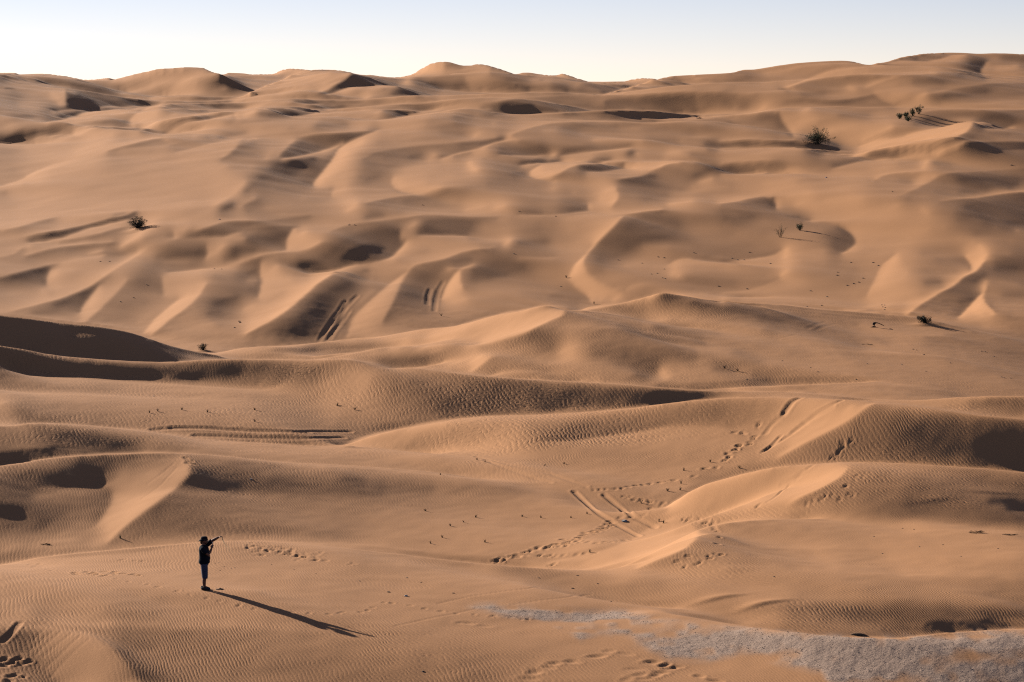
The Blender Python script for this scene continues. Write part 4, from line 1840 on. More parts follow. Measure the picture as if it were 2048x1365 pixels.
# little sand tongues on the lower right face, and the wind-cut hump behind the crust
def hump(u,v,ln,wd,h,ang):
    x,y,z=hit(u,v);si,sj=window(x,y,ln*3)
    dx=MX[si,sj]-x;dy=MY[si]-y+0*dx;c,s=math.cos(ang),math.sin(ang);p=(dx*c+dy*s)/ln;q=(-dx*s+dy*c)/wd
    prof=np.where(q>0,np.exp(-(q*1.0)**2),np.exp(-(q*2.6)**2))
    MZ[si,sj]+=h*prof*np.exp(-p*p)
hump(1440,1196,1.0,.35,.045,.45);hump(1528,1208,.9,.35,.055,.5);hump(1860,1000,1.2,.5,.02,.4);hump(1990,985,1.6,.6,.025,.4)
hump(277,461,1.6,1.6,.22,.2);hump(1634,294,3.0,2.4,.45,.2);hump(1851,651,1.1,1.0,.16,.2);hump(406,703,.8,.8,.1,.2)
# ripples: a phase and an amplitude per vertex (metres), relief itself comes from the material
lam=np.where(MY<98,.125,np.where(MY<127,.185,.29))
wx=MX+.9*vnoise(MX/5.5,MY/9+0*MX,11)+.25*vnoise(MX/1.6,MY/2.6+0*MX,12)
wy=MY+1.2*vnoise(MX/7+9,MY/8+0*MX,13)
PHASE=2*np.pi*(wx*.93+wy*.37)/lam
edge=np.minimum(np.abs(MY-98)/1.2,np.abs(MY-127)/1.2)
RB=[(150,1230,350,120,.75),(600,1310,500,90,.75),(480,980,150,90,.6),(60,930,120,50,.6),(400,815,400,40,.3),(1000,800,350,45,.9),(1150,880,350,50,.75),
 (1820,870,200,60,.8),(1850,1000,260,70,.95),(1450,1080,150,60,.6),(1750,1215,330,60,1.0),(170,880,130,30,.8),(60,670,200,40,.5),(30,720,120,25,.6),(620,750,80,30,.5),
 (1080,700,120,40,.35),(1350,640,100,30,.3),(1500,720,120,40,.25),(1000,1080,330,60,-.25),(1900,1110,250,45,-.3),(1000,1190,300,40,-.15),(1000,1145,500,30,.25),(1650,1130,200,40,.15)]
amp=.28+0*MX
for u0,v0,ru,rv,a_ in RB:
    amp+=a_*np.exp(-((MU-u0)/ru)**2-((MV-v0)/rv)**2)*np.where(MVIS,1,.3)
amp*=np.clip((166-TONE)/14,0,1)*np.clip((250-MY)/40,0,1)*np.clip(edge,0,1)*(.75+.35*vnoise(MX/3,MY/3+0*MX,21))
RAMP=np.clip(amp,0,1.4)*lam*.027
# salt crust patch
crust_top=np.interp(MU,[930,1000,1100,1250,1300,1400,1500,1600,1720,2300],[1213,1212,1221,1224,1236,1250,1260,1268,1275,1255])
crust_bot=np.interp(MU,[930,1040,1080,1130,1160,1230,1290,1340,1420,1480,1560,1640,1665,2300],[1214,1228,1240,1252,1278,1268,1290,1312,1318,1303,1322,1338,1372,1430])
cn=vnoise(MX/.9,MY/1.3+0*MX,31)*.5+vnoise(MX/.3,MY/.4+0*MX,32)*.35+vnoise(MX/2.6,MY/3+0*MX,33)*.5
dd=np.minimum(MV-crust_top,(crust_bot-MV)*.8)/15.
CRUST=np.clip(.6+dd*.7+cn*.7,0,1)*np.clip(1+dd,0,1)*np.where(MVIS&(MY<84),1,0)*np.clip((MU-925)/40,0,1)
CRUST*=np.clip(.72+.8*vnoise(MX/1.9+4,MY/.9+0*MX,35)+.5*vnoise(MX/.35,MY/.5+0*MX,38),.05,.85)
MZ+=CRUST*(.008*vnoise(MX/.16,MY/.16+0*MX,36)+.014*vnoise(MX/.37,MY/.37+0*MX,37))
RAMP*=1-CRUST
# assemble one sheet: fan with fine middle, coarse margins at the sides, near and far
sideA=np.array([.03,.08,.16,.28,.45,.7,1.1])
allA=np.concatenate([MA[0]-sideA[::-1],MA,MA[-1]+sideA])
nearY=np.geomspace(6,56,26);farY=np.geomspace(np.exp(ML[-1])*1.03,16000,22)
allY=np.concatenate([nearY,np.exp(ML),farY])
nr,nc=len(allY),len(allA);r0,c0=len(nearY),len(sideA)
Z=np.zeros((nr,nc));X=allY[:,None]*allA[None,:]
Z[r0:r0+len(ML),c0:c0+len(MA)]=MZ
midr=slice(r0,r0+len(ML))
for k in range(c0):
    w=1-np.clip(sideA[k]/.3,0,1)
    for cc,ed in ((c0-1-k,MZ[:,0]),(c0+len(MA)+k,MZ[:,-1])):
        yy=np.exp(ML);xx=yy*allA[cc]
        Z[midr,cc]=ed*w+(1-w)*(np.interp(yy,[57,240,560,2600],[-17,-24,-4,-12])+np.clip(yy*.01,.3,3)*vnoise(xx/30,yy/40,41))
top=Z[r0].copy()
for k,y in enumerate(nearY):
    t=(56-y)/50;Z[k]=top*(1-t)+(-1.9)*t-.5*math.sin(math.pi*t)
for k,y in enumerate(farY):
    Z[r0+len(ML)+k]=-14+4*vnoise(X[r0+len(ML)+k]/400,np.full(nc,y)/500,43)
def full(a,fill=0.):
    o=np.full((nr,nc),fill);o[midr,c0:c0+len(MA)]=a;return o
co=np.stack([X,np.broadcast_to(allY[:,None],X.shape),Z],-1).reshape(-1,3).astype(np.float32)
idx=np.arange(nr*nc).reshape(nr,nc)
F=np.stack([idx[:-1,:-1],idx[:-1,1:],idx[1:,1:],idx[1:,:-1]],-1).reshape(-1,4).astype(np.int32)
gm=bpy.data.meshes.new('ground');gm.vertices.add(len(co));gm.vertices.foreach_set('co',co.ravel())
gm.loops.add(F.size);gm.loops.foreach_set('vertex_index',F.ravel())
gm.polygons.add(len(F));gm.polygons.foreach_set('loop_start',np.arange(0,F.size,4,dtype=np.int32))
try: gm.polygons.foreach_set('loop_total',np.full(len(F),4,np.int32))
except Exception: pass
gm.polygons.foreach_set('use_smooth',np.ones(len(F),bool))
for nm,a in (('rip_phase',full(PHASE)),('rip_amp',full(RAMP)),('crust',full(CRUST))):
    at=gm.attributes.new(nm,'FLOAT','POINT');at.data.foreach_set('value',a.ravel().astype(np.float32))
gm.update()
ground=bpy.data.objects.new('sand_ground',gm);COL.objects.link(ground);ground['kind']='structure'
ground['label']='rippled orange desert sand dunes reaching the horizon';ground['category']='ground'
# ------------------------------------------------------------------ materials
class NT:
    def __init__(s,name):
        s.m=bpy.data.materials.new(name);s.m.use_nodes=True;s.t=s.m.node_tree;s.b=s.t.nodes['Principled BSDF']
    def n(s,t,**k):
        o=s.t.nodes.new('ShaderNode'+t)
        for a,b in k.items():
            if a.startswith('i_'):
                key=a[2:];key=int(key) if key.isdigit() else key.replace('_',' ');o.inputs[key].default_value=b
            else: setattr(o,a,b)
        return o
    def l(s,a,b): s.t.links.new(a,b)
    def math(s,op,a,b=None,c=None):
        o=s.t.nodes.new('ShaderNodeMath');o.operation=op
        for i,v in enumerate((a,b,c)):
            if v is None: continue
            if isinstance(v,(int,float)): o.inputs[i].default_value=v
            else: s.l(v,o.inputs[i])
        return o.outputs[0]
    def mix(s,f,a,b,mode='MIX'):
        o=s.t.nodes.new('ShaderNodeMix');o.data_type='RGBA';o.blend_type=mode
        for i,v in ((0,f),(6,a),(7,b)):
            if isinstance(v,(int,float)): o.inputs[i].default_value=v
            elif isinstance(v,tuple): o.inputs[i].default_value=v
            else: s.l(v,o.inputs[i])
        return o.outputs[2]
def sand_material():
    k=NT('sand');b=k.b;b.inputs['Roughness'].default_value=.95;b.inputs['Specular IOR Level'].default_value=.12
    co=k.n('TexCoord').outputs['Object']
    ph=k.n('Attribute',attribute_name='rip_phase').outputs['Fac'];am=k.n('Attribute',attribute_name='rip_amp').outputs['Fac'];cr=k.n('Attribute',attribute_name='crust').outputs['Fac']
    def noise(sc,det=3,rough=.55):
        n=k.n('TexNoise');n.inputs['Scale'].default_value=sc;n.inputs['Detail'].default_value=det;n.inputs['Roughness'].default_value=rough;k.l(co,n.inputs['Vector']);return n.outputs['Fac']
    w1=k.math('MULTIPLY',k.math('SUBTRACT',noise(1.5,2),.5),12.0)
    w2=k.math('MULTIPLY',k.math('SUBTRACT',noise(4.5,2),.5),3.5)
    p=k.math('ADD',k.math('ADD',ph,w1),w2)
    s1=k.math('SINE',p);s2=k.math('MULTIPLY',k.math('SINE',k.math('ADD',k.math('MULTIPLY',p,2.0),.9)),.22)
    var=k.math('ADD',k.math('MULTIPLY',noise(.7,3),2.0),-.05)
    rip=k.math('MULTIPLY',k.math('MULTIPLY',k.math('ADD',s1,s2),am),var)
    gr=k.math('MULTIPLY',noise(14,4,.65),.006)
    cl=k.math('MULTIPLY',k.math('MULTIPLY',noise(9,6,.72),.035),cr)
    h=k.math('ADD',k.math('ADD',rip,gr),cl)
    bp=k.n('Bump');bp.inputs['Strength'].default_value=1.0;bp.inputs['Distance'].default_value=1.0;k.l(h,bp.inputs['Height']);k.l(bp.outputs[0],b.inputs['Normal'])
    c=k.mix(k.math('MULTIPLY',noise(.02,4),1.0),(.442,.213,.094,1),(.493,.251,.120,1))
    c=k.mix(k.math('MULTIPLY',noise(.35,4,.6),.5),c,(.41,.197,.087,1))
    crc=k.mix(noise(5,5,.7),(.30,.215,.165,1),(.44,.33,.265,1))
    c=k.mix(cr,c,crc)
    k.l(c,b.inputs['Base Color']);return k.m
gm.materials.append(sand_material())
# ------------------------------------------------------------------ helpers for things
class MB:
    def __init__(s): s.v=[];s.f=[]
    def tube(s,pts,rad,n=6,cap=True):
        pts=[Vector(p) for p in pts];rings=[]
        up0=Vector((0,0,1))
        for i,p in enumerate(pts):
            d=(pts[min(i+1,len(pts)-1)]-pts[max(i-1,0)]).normalized()
            a=d.cross(up0) if abs(d.dot(up0))<.95 else d.cross(Vector((0,1,0)))
            a.normalize();b=d.cross(a)
            r=rad[i] if isinstance(rad,(list,tuple)) else rad
            rx,ry=r if isinstance(r,tuple) else (r,r)
            k=len(s.v)
            for j in range(n):
                t=2*math.pi*j/n;s.v.append(tuple(p+a*(math.cos(t)*rx)+b*(math.sin(t)*ry)))
            rings.append(k)
        for k0,k1 in zip(rings[:-1],rings[1:]):
            for j in range(n): s.f.append((k0+j,k0+(j+1)%n,k1+(j+1)%n,k1+j))
        if cap: s.f.append(tuple(range(rings[0],rings[0]+n))[::-1]);s.f.append(tuple(range(rings[-1],rings[-1]+n)))
    def rings(s,specs,n=18,cap=(True,True),expo=2.0):
        """stack of horizontal superellipse rings: (cx,cy,z,rx,ry)"""
        ks=[]
        for cx,cy,z,rx,ry in specs:
            k=len(s.v)
            for j in range(n):
                t=2*math.pi*j/n;c,q=math.cos(t),math.sin(t)
                s.v.append((cx+rx*math.copysign(abs(c)**(2/expo),c),cy+ry*math.copysign(abs(q)**(2/expo),q),z))
            ks.append(k)
        for k0,k1 in zip(ks[:-1],ks[1:]):
            for j in range(n): s.f.append((k0+j,k0+(j+1)%n,k1+(j+1)%n,k1+j))
        if cap[0]: s.f.append(tuple(range(ks[0],ks[0]+n))[::-1])
        if cap[1]: s.f.append(tuple(range(ks[-1],ks[-1]+n)))
    def ball(s,c,r,n=12,m=8):
        c=Vector(c);r=r if isinstance(r,tuple) else (r,r,r);k=len(s.v)
        s.v.append((c.x,c.y,c.z-r[2]))
        for i in range(1,m):
            ph=-math.pi/2+math.pi*i/m
            for j in range(n):
                t=2*math.pi*j/n;s.v.append((c.x+r[0]*math.cos(ph)*math.cos(t),c.y+r[1]*math.cos(ph)*math.sin(t),c.z+r[2]*math.sin(ph)))
        s.v.append((c.x,c.y,c.z+r[2]));e=len(s.v)-1
        for j in range(n):
            s.f.append((k,k+1+(j+1)%n,k+1+j));s.f.append((e,e-n+j,e-n+(j+1)%n))
        for i in range(m-2):
            a=k+1+i*n
            for j in range(n): s.f.append((a+j,a+(j+1)%n,a+n+(j+1)%n,a+n+j))
    def box(s,c,h,rot=None):
        k=len(s.v);R=rot.to_matrix() if rot else Matrix.Identity(3)
        for x in (-1,1):
            for y in (-1,1):
                for z in (-1,1): s.v.append(tuple(Vector(c)+R@Vector((x*h[0],y*h[1],z*h[2]))))
        for q in ((0,1,3,2),(4,6,7,5),(0,4,5,1),(2,3,7,6),(0,2,6,4),(1,5,7,3)): s.f.append(tuple(k+i for i in q))
    def build(s,name,mat,parent=None,smooth=True,loc=None):
        m=bpy.data.meshes.new(name);m.from_pydata(s.v,[],s.f)
        if smooth: m.polygons.foreach_set('use_smooth',np.ones(len(m.polygons),bool))
        m.update();o=bpy.data.objects.new(name,m);COL.objects.link(o)
        if mat: m.materials.append(mat)
        if parent: o.parent=parent
        if loc: o.location=loc
        return o
def tag(o,label,cat,group=None,kind=None):
    o['label']=label;o['category']=cat
    if group: o['group']=group
    if kind: o['kind']=kind
    return o
def empty(name,loc,rz=0):
    o=bpy.data.objects.new(name,None);COL.objects.link(o);o.location=loc;o.rotation_euler=(0,0,rz);o.empty_display_size=.2;return o
def plain(name,c1,c2=None,scale=20.,rough=.85,spec=.2,bump=0.):
    k=NT(name);k.b.inputs['Roughness'].default_value=rough;k.b.inputs['Specular IOR Level'].default_value=spec
    co=k.n('TexCoord').outputs['Object'];n=k.n('TexNoise');n.inputs['Scale'].default_value=scale;n.inputs['Detail'].default_value=4;k.l(co,n.inputs['Vector'])
    k.l(k.mix(n.outputs['Fac'],c1+(1,),(c2 or tuple(x*.7 for x in c1))+(1,)),k.b.inputs['Base Color'])
    if bump:
        b=k.n('Bump');b.inputs['Strength'].default_value=.8;b.inputs['Distance'].default_value=bump;k.l(n.outputs['Fac'],b.inputs['Height']);k.l(b.outputs[0],k.b.inputs['Normal'])
    return k.m
MAT=dict(skin=plain('skin',(.27,.12,.07),(.22,.095,.055),30,.6,.3),shirt=plain('black_cotton',(.012,.012,.016),(.018,.018,.024),60,.95,.1,.002),
 shorts=plain('grey_lilac_cotton',(.115,.10,.14),(.085,.075,.11),40,.9,.15,.002),hat=plain('dark_hat_cloth',(.012,.012,.016),(.02,.02,.025),60,.95,.1),
 hair=plain('dark_hair',(.02,.013,.01),(.035,.02,.014),80,.7,.3),shoe=plain('dark_shoe',(.015,.014,.015),(.03,.028,.03),40,.7,.3),
 phone=plain('phone_glass',(.015,.015,.018),(.02,.02,.022),10,.15,.6),metal=plain('pale_phone_edge',(.7,.7,.72),(.6,.6,.62),10,.25,.8),
 grain=plain('falling_sand_grains',(.60,.38,.22),(.7,.46,.28),30,.9,.1),
 leaf=plain('green_leaf',(.13,.135,.055),(.07,.075,.032),8,.75,.25),dleaf=plain('dark_leaf',(.085,.08,.045),(.045,.042,.025),8,.8,.2),
 oleaf=plain('olive_leaf',(.13,.115,.05),(.08,.075,.035),8,.8,.2),
 wood=plain('dry_wood',(.075,.05,.034),(.04,.027,.02),25,.9,.15,.004),straw=plain('dry_straw',(.20,.135,.07),(.12,.08,.045),25,.9,.15),
 stone=plain('dark_stone',(.07,.055,.048),(.12,.095,.08),12,.9,.2,.01),pale=plain('pale_stone',(.62,.56,.5),(.5,.44,.38),12,.85,.2,.01),blue=plain('blue_plastic_scrap',(.03,.05,.16),(.02,.035,.12),12,.5,.4),
 clod=plain('salt_clod',(.36,.275,.22),(.24,.18,.145),14,.95,.1,.01))
gk=NT('falling_sand_grains');gk.t.nodes.remove(gk.b);d_=gk.n('BsdfDiffuse');d_.inputs[0].default_value=(.95,.82,.62,1);t_=gk.n('BsdfTranslucent');t_.inputs[0].default_value=(.95,.85,.66,1)
mx=gk.n('MixShader');mx.inputs[0].default_value=.5;gk.l(d_.outputs[0],mx.inputs[1]);gk.l(t_.outputs[0],mx.inputs[2]);gk.l(mx.outputs[0],[n for n in gk.t.nodes if n.type=='OUTPUT_MATERIAL'][0].inputs[0]);MAT['grain']=gk.m
# ------------------------------------------------------------------ the person
def remeshed(mb,name,mat,parent,vox):
    o=mb.build(name,None,None)
    md=o.modifiers.new('r','REMESH');md.mode='VOXEL';md.voxel_size=vox;md.use_smooth_shade=True
    sm=o.modifiers.new('s','SMOOTH');sm.factor=.5;sm.iterations=3
    dg=bpy.context.evaluated_depsgraph_get();me=bpy.data.meshes.new_from_object(o.evaluated_get(dg))
    old=o.data;bpy.data.objects.remove(o);bpy.data.meshes.remove(old)
    me.name=name;me.materials.clear();me.materials.append(mat)
    me.polygons.foreach_set('use_smooth',np.ones(len(me.polygons),bool))
    n=bpy.data.objects.new(name,me);COL.objects.link(n);n.parent=parent;return n
def hand(mb,wr,dirv,pal,curl,side):
    """palm and five fingers; dirv along the hand, pal the palm normal"""
    d=Vector(dirv).normalized();p=Vector(pal);p=(p-d*p.dot(d)).normalized();w=d.cross(p)*side
    wr=Vector(wr)
    mb.tube([wr,wr+d*.03,wr+d*.085],[(.026,.022),(.038,.018),(.042,.016)],10)
    for k,(o,l) in enumerate(((-.03,.072),(-.010,.082),(.010,.077),(.029,.06))):
        b=wr+d*.08+w*o;t=0;pts=[b];q=b
        for s_ in range(3):
            t+=curl*(.6+.12*k);q=q+(d*math.cos(t)+p*math.sin(t))*(l/3);pts.append(q)
        mb.tube(pts,[.0098,.0095,.009,.0075],7)
    b=wr+d*.028-w*.034;q=b-w*.022+d*.02+p*.012;q2=q-w*.006+d*.026+p*.016;mb.tube([b+w*.012,q,q2],[.012,.011,.009],7)
fx,fy,fz=hit(410,1180)
per=empty('person',(fx,fy,fz-.012),math.radians(-6))
per.scale=(1.06,1.06,1.0)
tag(per,'person in black shirt, hat and grey shorts pouring sand from a raised hand','person')
b=MB()
# legs, hips, torso, neck, head (facing +x)
for s_,x0 in ((-1,.015),(1,-.035)):
    y=.085*s_
    b.tube([(x0-.005,y,.06),(x0-.008,y,.11),(x0-.02,y,.27),(x0-.012,y,.36),(x0+.004,y,.46),(x0,y,.6),(x0-.005,y*.95,.76),(x0-.005,y*.8,.9)],[.036,.038,.056,.056,.056,.07,.082,.088],14)
    b.tube([(x0-.06,y,.035),(x0-.02,y,.045),(x0+.07,y,.035),(x0+.15,y,.025)],[(.03,.03),(.036,.038),(.038,.03),(.03,.018)],10)
b.rings([(-.01,0,.82,.12,.17),(-.015,0,.9,.135,.175),(.0,0,1.0,.135,.16),(.005,0,1.1,.13,.155),(-.005,0,1.22,.135,.17),(-.02,0,1.34,.125,.185),(-.03,0,1.42,.10,.17),(-.03,0,1.46,.06,.09)],20)
b.tube([(-.03,0,1.42),(-.02,0,1.49),(-.008,0,1.55)],[.062,.056,.055],12)
b.ball((.0,0,1.612),(.092,.074,.112),16,12)
b.ball((.045,0,1.56),(.052,.05,.05),12,8)               # jaw and chin
b.tube([(.085,0,1.64),(.108,0,1.602),(.092,0,1.592)],[.010,.016,.012],8)   # nose
b.tube([(.082,-.02,1.562),(.092,0,1.562),(.082,.02,1.562)],[.007,.009,.007],6)  # lips
for s_ in (-1,1):
    b.ball((-.008,.076*s_,1.605),(.018,.01,.03),8,6);b.ball((.076,.03*s_,1.625),(.012,.014,.009),8,6)
# left arm (far side) stretched forward and up, right arm bent holding the phone
b.tube([(-.03,.17,1.40),(.03,.2,1.44),(.14,.18,1.535),(.22,.17,1.595),(.33,.16,1.66),(.405,.155,1.705)],[.055,.06,.052,.048,.044,.033],12)
hand(b,(.405,.155,1.705),(.9,-.02,.42),(.15,0,-1),.75,1)
b.tube([(-.04,-.17,1.40),(.0,-.215,1.37),(.09,-.225,1.27),(.165,-.215,1.195),(.205,-.18,1.27),(.24,-.14,1.36),(.252,-.125,1.40)],[.052,.055,.047,.044,.042,.034,.027],12)
hand(b,(.252,-.125,1.40),(.18,.15,.97),(.3,.9,0),.8,-1)
body=remeshed(b,'body',MAT['skin'],per,.0075)
h=MB();h.ball((-.02,0,1.635),(.088,.08,.098),16,10);h.tube([(-.06,0,1.62),(-.075,0,1.55),(-.07,0,1.5)],[(.06,.04),(.06,.035),(.045,.02)],10)
remeshed(h,'hair',MAT['hair'],per,.01)
s=MB()
s.rings([(-.012,0,.885,.158,.195),(-.010,0,.9,.166,.2),(-.012,0,.96,.168,.198),(.004,0,1.03,.163,.19),(.0,0,1.13,.156,.186),(-.01,0,1.25,.154,.198),(-.022,0,1.35,.142,.212),(-.03,0,1.42,.116,.19),(-.03,0,1.465,.078,.10),(-.028,0,1.485,.066,.072)],24,(True,True),2.3)
s.tube([(-.03,.15,1.40),(.03,.2,1.445),(.10,.195,1.50),(.185,.178,1.57)],[.07,.082,.08,.08],14)
s.tube([(-.035,-.15,1.41),(-.005,-.21,1.39),(.055,-.226,1.31),(.11,-.222,1.25)],[.07,.076,.072,.07],14)
remeshed(s,'shirt',MAT['shirt'],per,.010)
s=MB()
s.rings([(-.012,0,.86,.14,.186),(-.01,0,.93,.142,.186),(-.01,0,.98,.13,.17)],22)
for s_,x0 in ((-1,.015),(1,-.035)):
    y=.085*s_
    s.tube([(x0+.006,y,.40),(x0+.008,y,.43),(x0+.004,y,.55),(x0,y,.68),(x0-.008,y*.95,.8),(x0-.01,y*.85,.93)],[.084,.088,.096,.102,.108,.11],14)
remeshed(s,'shorts',MAT['shorts'],per,.010)
s=MB()
s.rings([(-.012,0,1.645,.162,.135),(-.012,0,1.655,.165,.138),(-.008,0,1.668,.108,.098),(-.006,0,1.70,.104,.094),(-.004,0,1.735,.094,.085),(0,0,1.752,.06,.055),(0,0,1.757,.02,.02)],22)
hat=s.build('hat',MAT['hat'],per)
for v in hat.data.vertices:                              # brim droops at the back of the neck
    if v.co.z<1.66: v.co.z-=.045*max(0,-(v.co.x+.06))/.1+.01*abs(v.co.y)/.13; v.co.x*=(1.05 if v.co.x<0 else .74)
s=MB();s.rings([(-.006,0,1.669,.1105,.1005),(-.006,0,1.687,.1085,.0985)],22,(False,False));s.build('hat_band',MAT['shoe'],hat)
for s_,x0 in ((-1,.015),(1,-.035)):
    y=.085*s_;s=MB()
    s.tube([(x0-.10,y,.04),(x0-.085,y,.062),(x0-.02,y,.075),(x0+.06,y,.055),(x0+.14,y,.04),(x0+.175,y,.03)],[(.03,.03),(.042,.055),(.047,.066),(.05,.05),(.046,.036),(.026,.02)],12)
    s.tube([(x0-.012,y,.06),(x0-.012,y,.125)],[(.05,.05),(.047,.045)],12)
    sh=remeshed(s,'shoe',MAT['shoe'],per,.008)
    s=MB();s.rings([(x0+.03,y,-.004,.145,.052),(x0+.03,y,.018,.145,.052)],16,(True,True),2.6);s.build('sole',MAT['hat'],sh)
# phone held up in the near hand
PR=Matrix.Rotation(math.radians(-6),3,'Z')
def plocal(v): return Vector((fx,fy,fz-.012))+PR@Vector(v)
ph=empty('phone',plocal((.285,-.085,1.475)),math.radians(-6));tag(ph,'smartphone held upright in the bent hand of the person','phone')
s=MB();s.box((0,0,.03),(.0045,.036,.074));s.build('casing',MAT['phone'],ph,False)
s=MB();s.box((.0,0,.1068),(.0047,.0365,.0022));s.box((.0,.0375,.03),(.0047,.0012,.074));s.box((.0,-.0375,.03),(.0047,.0012,.074));s.build('edge_frame',MAT['metal'],ph,False)
s=MB();s.box((-.0055,0,.03),(.0008,.033,.068));s.build('screen',MAT['phone'],ph,False)
# sand trickling out of the raised hand and blown to the right
gr=random.Random(3);s=MB();hp=plocal((.515,.15,1.735))
for n in range(1100):
    t=gr.random()**1.5;drop=t*.95;dx=.02+.10*min(t*1.2,1)+.22*t*t+gr.gauss(0,.004+.075*t*t);dy=-.05*t+gr.gauss(0,.004+.07*t*t)
    dz=-drop*.55+gr.gauss(0,.006+.07*t*t)
    c=hp+Vector((dx,dy,dz));r=.0026*(1-.35*t)*gr.uniform(.7,1.3);k=len(s.v)
    for q in ((1,1,1),(1,-1,-1),(-1,1,-1),(-1,-1,1)): s.v.append((c.x+q[0]*r,c.y+q[1]*r,c.z+q[2]*r))
    s.f+=[(k,k+1,k+2),(k,k+3,k+1),(k,k+2,k+3),(k+1,k+3,k+2)]
tag(s.build('falling_sand',MAT['grain'],None,False),'thin stream of sand trickling from the raised hand and drifting away','sand',kind='stuff')
# ------------------------------------------------------------------ shrubs
def shrub(name,label,u,v,wpx,hpx,seed,leaf,nstem=14,leaves=900,lean=0.,flat=.5,lsize=.05,stemr=.018,group=None,cat='shrub',spike=1.0,sink=.03,core=0):
    R=random.Random(seed);x,y,z=hit(u,v);m=y/4836.;w,hh=wpx*m/2,hpx*m
    root=empty(name,(x,y,z-sink));tag(root,label,cat,group)
    st=MB();lf=MB();tips=[]
    for i in range(nstem):
        az=R.uniform(0,2*math.pi);sp=R.uniform(.15,1.0);tall=R.uniform(.45,1.0)*(1-.45*sp*flat)
        e=Vector((math.cos(az)*w*sp+lean*w*R.uniform(.3,1),math.sin(az)*w*sp*.8,hh*tall))
        b0=Vector((math.cos(az)*w*.25*R.random(),math.sin(az)*w*.25*R.random(),-.05))
        c=Vector((e.x*.35,e.y*.35,e.z*.65))+Vector((R.gauss(0,.06)*w,R.gauss(0,.06)*w,0))
        pts=[b0.lerp(c,t/3).lerp(c.lerp(e,t/3),t/3) for t in range(4)]
        st.tube(pts,[stemr*1.3,stemr,stemr*.7,stemr*.35],4,False);tips.append(pts)
        for q in range(4):
            t=R.uniform(.35,1);a=pts[0].lerp(pts[3],t) if R.random()<.3 else pts[min(3,int(t*3.99))]
            d=Vector((R.gauss(0,1),R.gauss(0,1),R.uniform(.1,1.2)*spike)).normalized()*hh*R.uniform(.12,.3)
            st.tube([a,a+d*.5+Vector((0,0,.02*hh)),a+d],[stemr*.55,stemr*.4,stemr*.2],3,False);tips.append([a,a+d*.4,a+d*.7,a+d])
    for i in range(leaves):
        P=R.choice(tips);t=R.random()**.7;k=min(2,int(t*3));p=P[k].lerp(P[k+1],t*3-k)+Vector((R.gauss(0,1),R.gauss(0,1),R.gauss(0,1)))*lsize*1.2
        if p.z<0: p.z=abs(p.z)*.4
        d=Vector((R.gauss(0,.7),R.gauss(0,.7),R.uniform(.1,1))).normalized();sd_=d.cross(Vector((R.gauss(0,1),R.gauss(0,1),R.gauss(0,1)))).normalized()
        l=lsize*R.uniform(.7,1.8);wd=l*.3;k=len(lf.v)
        for q in (p-sd_*wd*.3,p+d*l*.5-sd_*wd,p+d*l,p+d*l*.5+sd_*wd): lf.v.append(tuple(q))
        lf.f.append((k,k+1,k+2,k+3))
    for i in range(core):                                   # dense inner twigs near the ground
        az=R.uniform(0,6.28);rr=w*R.random()**.6*.85;p=Vector((math.cos(az)*rr+lean*w*.3,math.sin(az)*rr*.8,R.random()*hh*.5*(1-rr/w*.6)))
        d=Vector((R.gauss(0,1),R.gauss(0,1),R.gauss(.4,.7))).normalized()*hh*.16
        st.tube([p,p+d],[stemr*.6,stemr*.2],3,False)
    st.build('stems',MAT['wood'],root,False)
    if leaves: lf.build('foliage',MAT[leaf],root,False)
    return root
shrub('desert_shrub','dark bushy shrub with two pale upright sprigs on the left hillside crest',277,459,42,26,11,'dleaf',30,3000,0,1.1,.065,.02,core=420)
shrub('desert_shrub','tiny grey bush at the foot of the left hill behind the dark dune',406,702,24,14,12,'dleaf',16,700,0,.8,.055,.012,core=120)
shrub('desert_shrub','large dark green bush with a long black shadow on the right hillside',1632,292,70,36,13,'leaf',40,4200,.12,1.25,.085,.025,core=520)
for u,v,w_,h_,sd,lb in ((1799,238,17,11,21,'low leafy green clump at the left end of the row high on the right hill'),(1812,236,13,13,22,'small leafy green clump second from left in the row on the right hill'),
  (1817,243,15,11,24,'lowest leafy green clump hanging under the row high on the right hill'),(1826,233,16,15,25,'leafy green clump left of the tallest one in the row on the right hill'),(1838,229,19,18,23,'tallest leafy green clump at the right end of the row on the right hill')):
    shrub('leafy_shrub',lb,u,v,w_,h_,sd,'leaf',12,1100,.1,.5,.085,.022,'leafy clumps in a row high on the right hill',spike=2.2)
shrub('desert_shrub','thin straggly shrub with bare twigs left of the small round green bush',1561,475,22,26,31,'oleaf',9,260,.0,.3,.06,.015,spike=2.5)
shrub('desert_shrub','small rounded bright green bush on the right mid slope',1600,461,15,16,32,'leaf',14,800,0,.6,.07,.012)
shrub('desert_shrub','black dense bush cut flat on the ridge beside the dead branch',1851,649,34,14,33,'dleaf',30,1500,-.2,.3,.06,.014,core=300)
# half broken stem in front of it
sx,sy,sz=hit(1752,655);m=sy/4836.
r=empty('dead_branch',(sx,sy,sz));tag(r,'dead broken branch propped on the smooth slope left of the black bush','branch')
s=MB();s.tube([(-.05*m*100,0,-.05),(-.03*m*100,0,.3),(0*m,0,.42)],[.05,.06,.07],6);s.build('stump',MAT['wood'],r)
s=MB();s.tube([(-.02,0,.42),(.25,.05,.36),(.6,.08,.2),(.75,.1,.11)],[.05,.04,.035,.02],6);s.build('branch',MAT['wood'],r)
s=MB();s.tube([(-.28,0,.24),(-.2,.02,.34),(-.05,0,.40)],[.07,.12,.08],7);s.tube([(-.5,-.05,-.02),(-.25,0,.05),(.0,.02,.06)],[.03,.06,.03],6);s.build('root_ball',MAT['wood'],r)
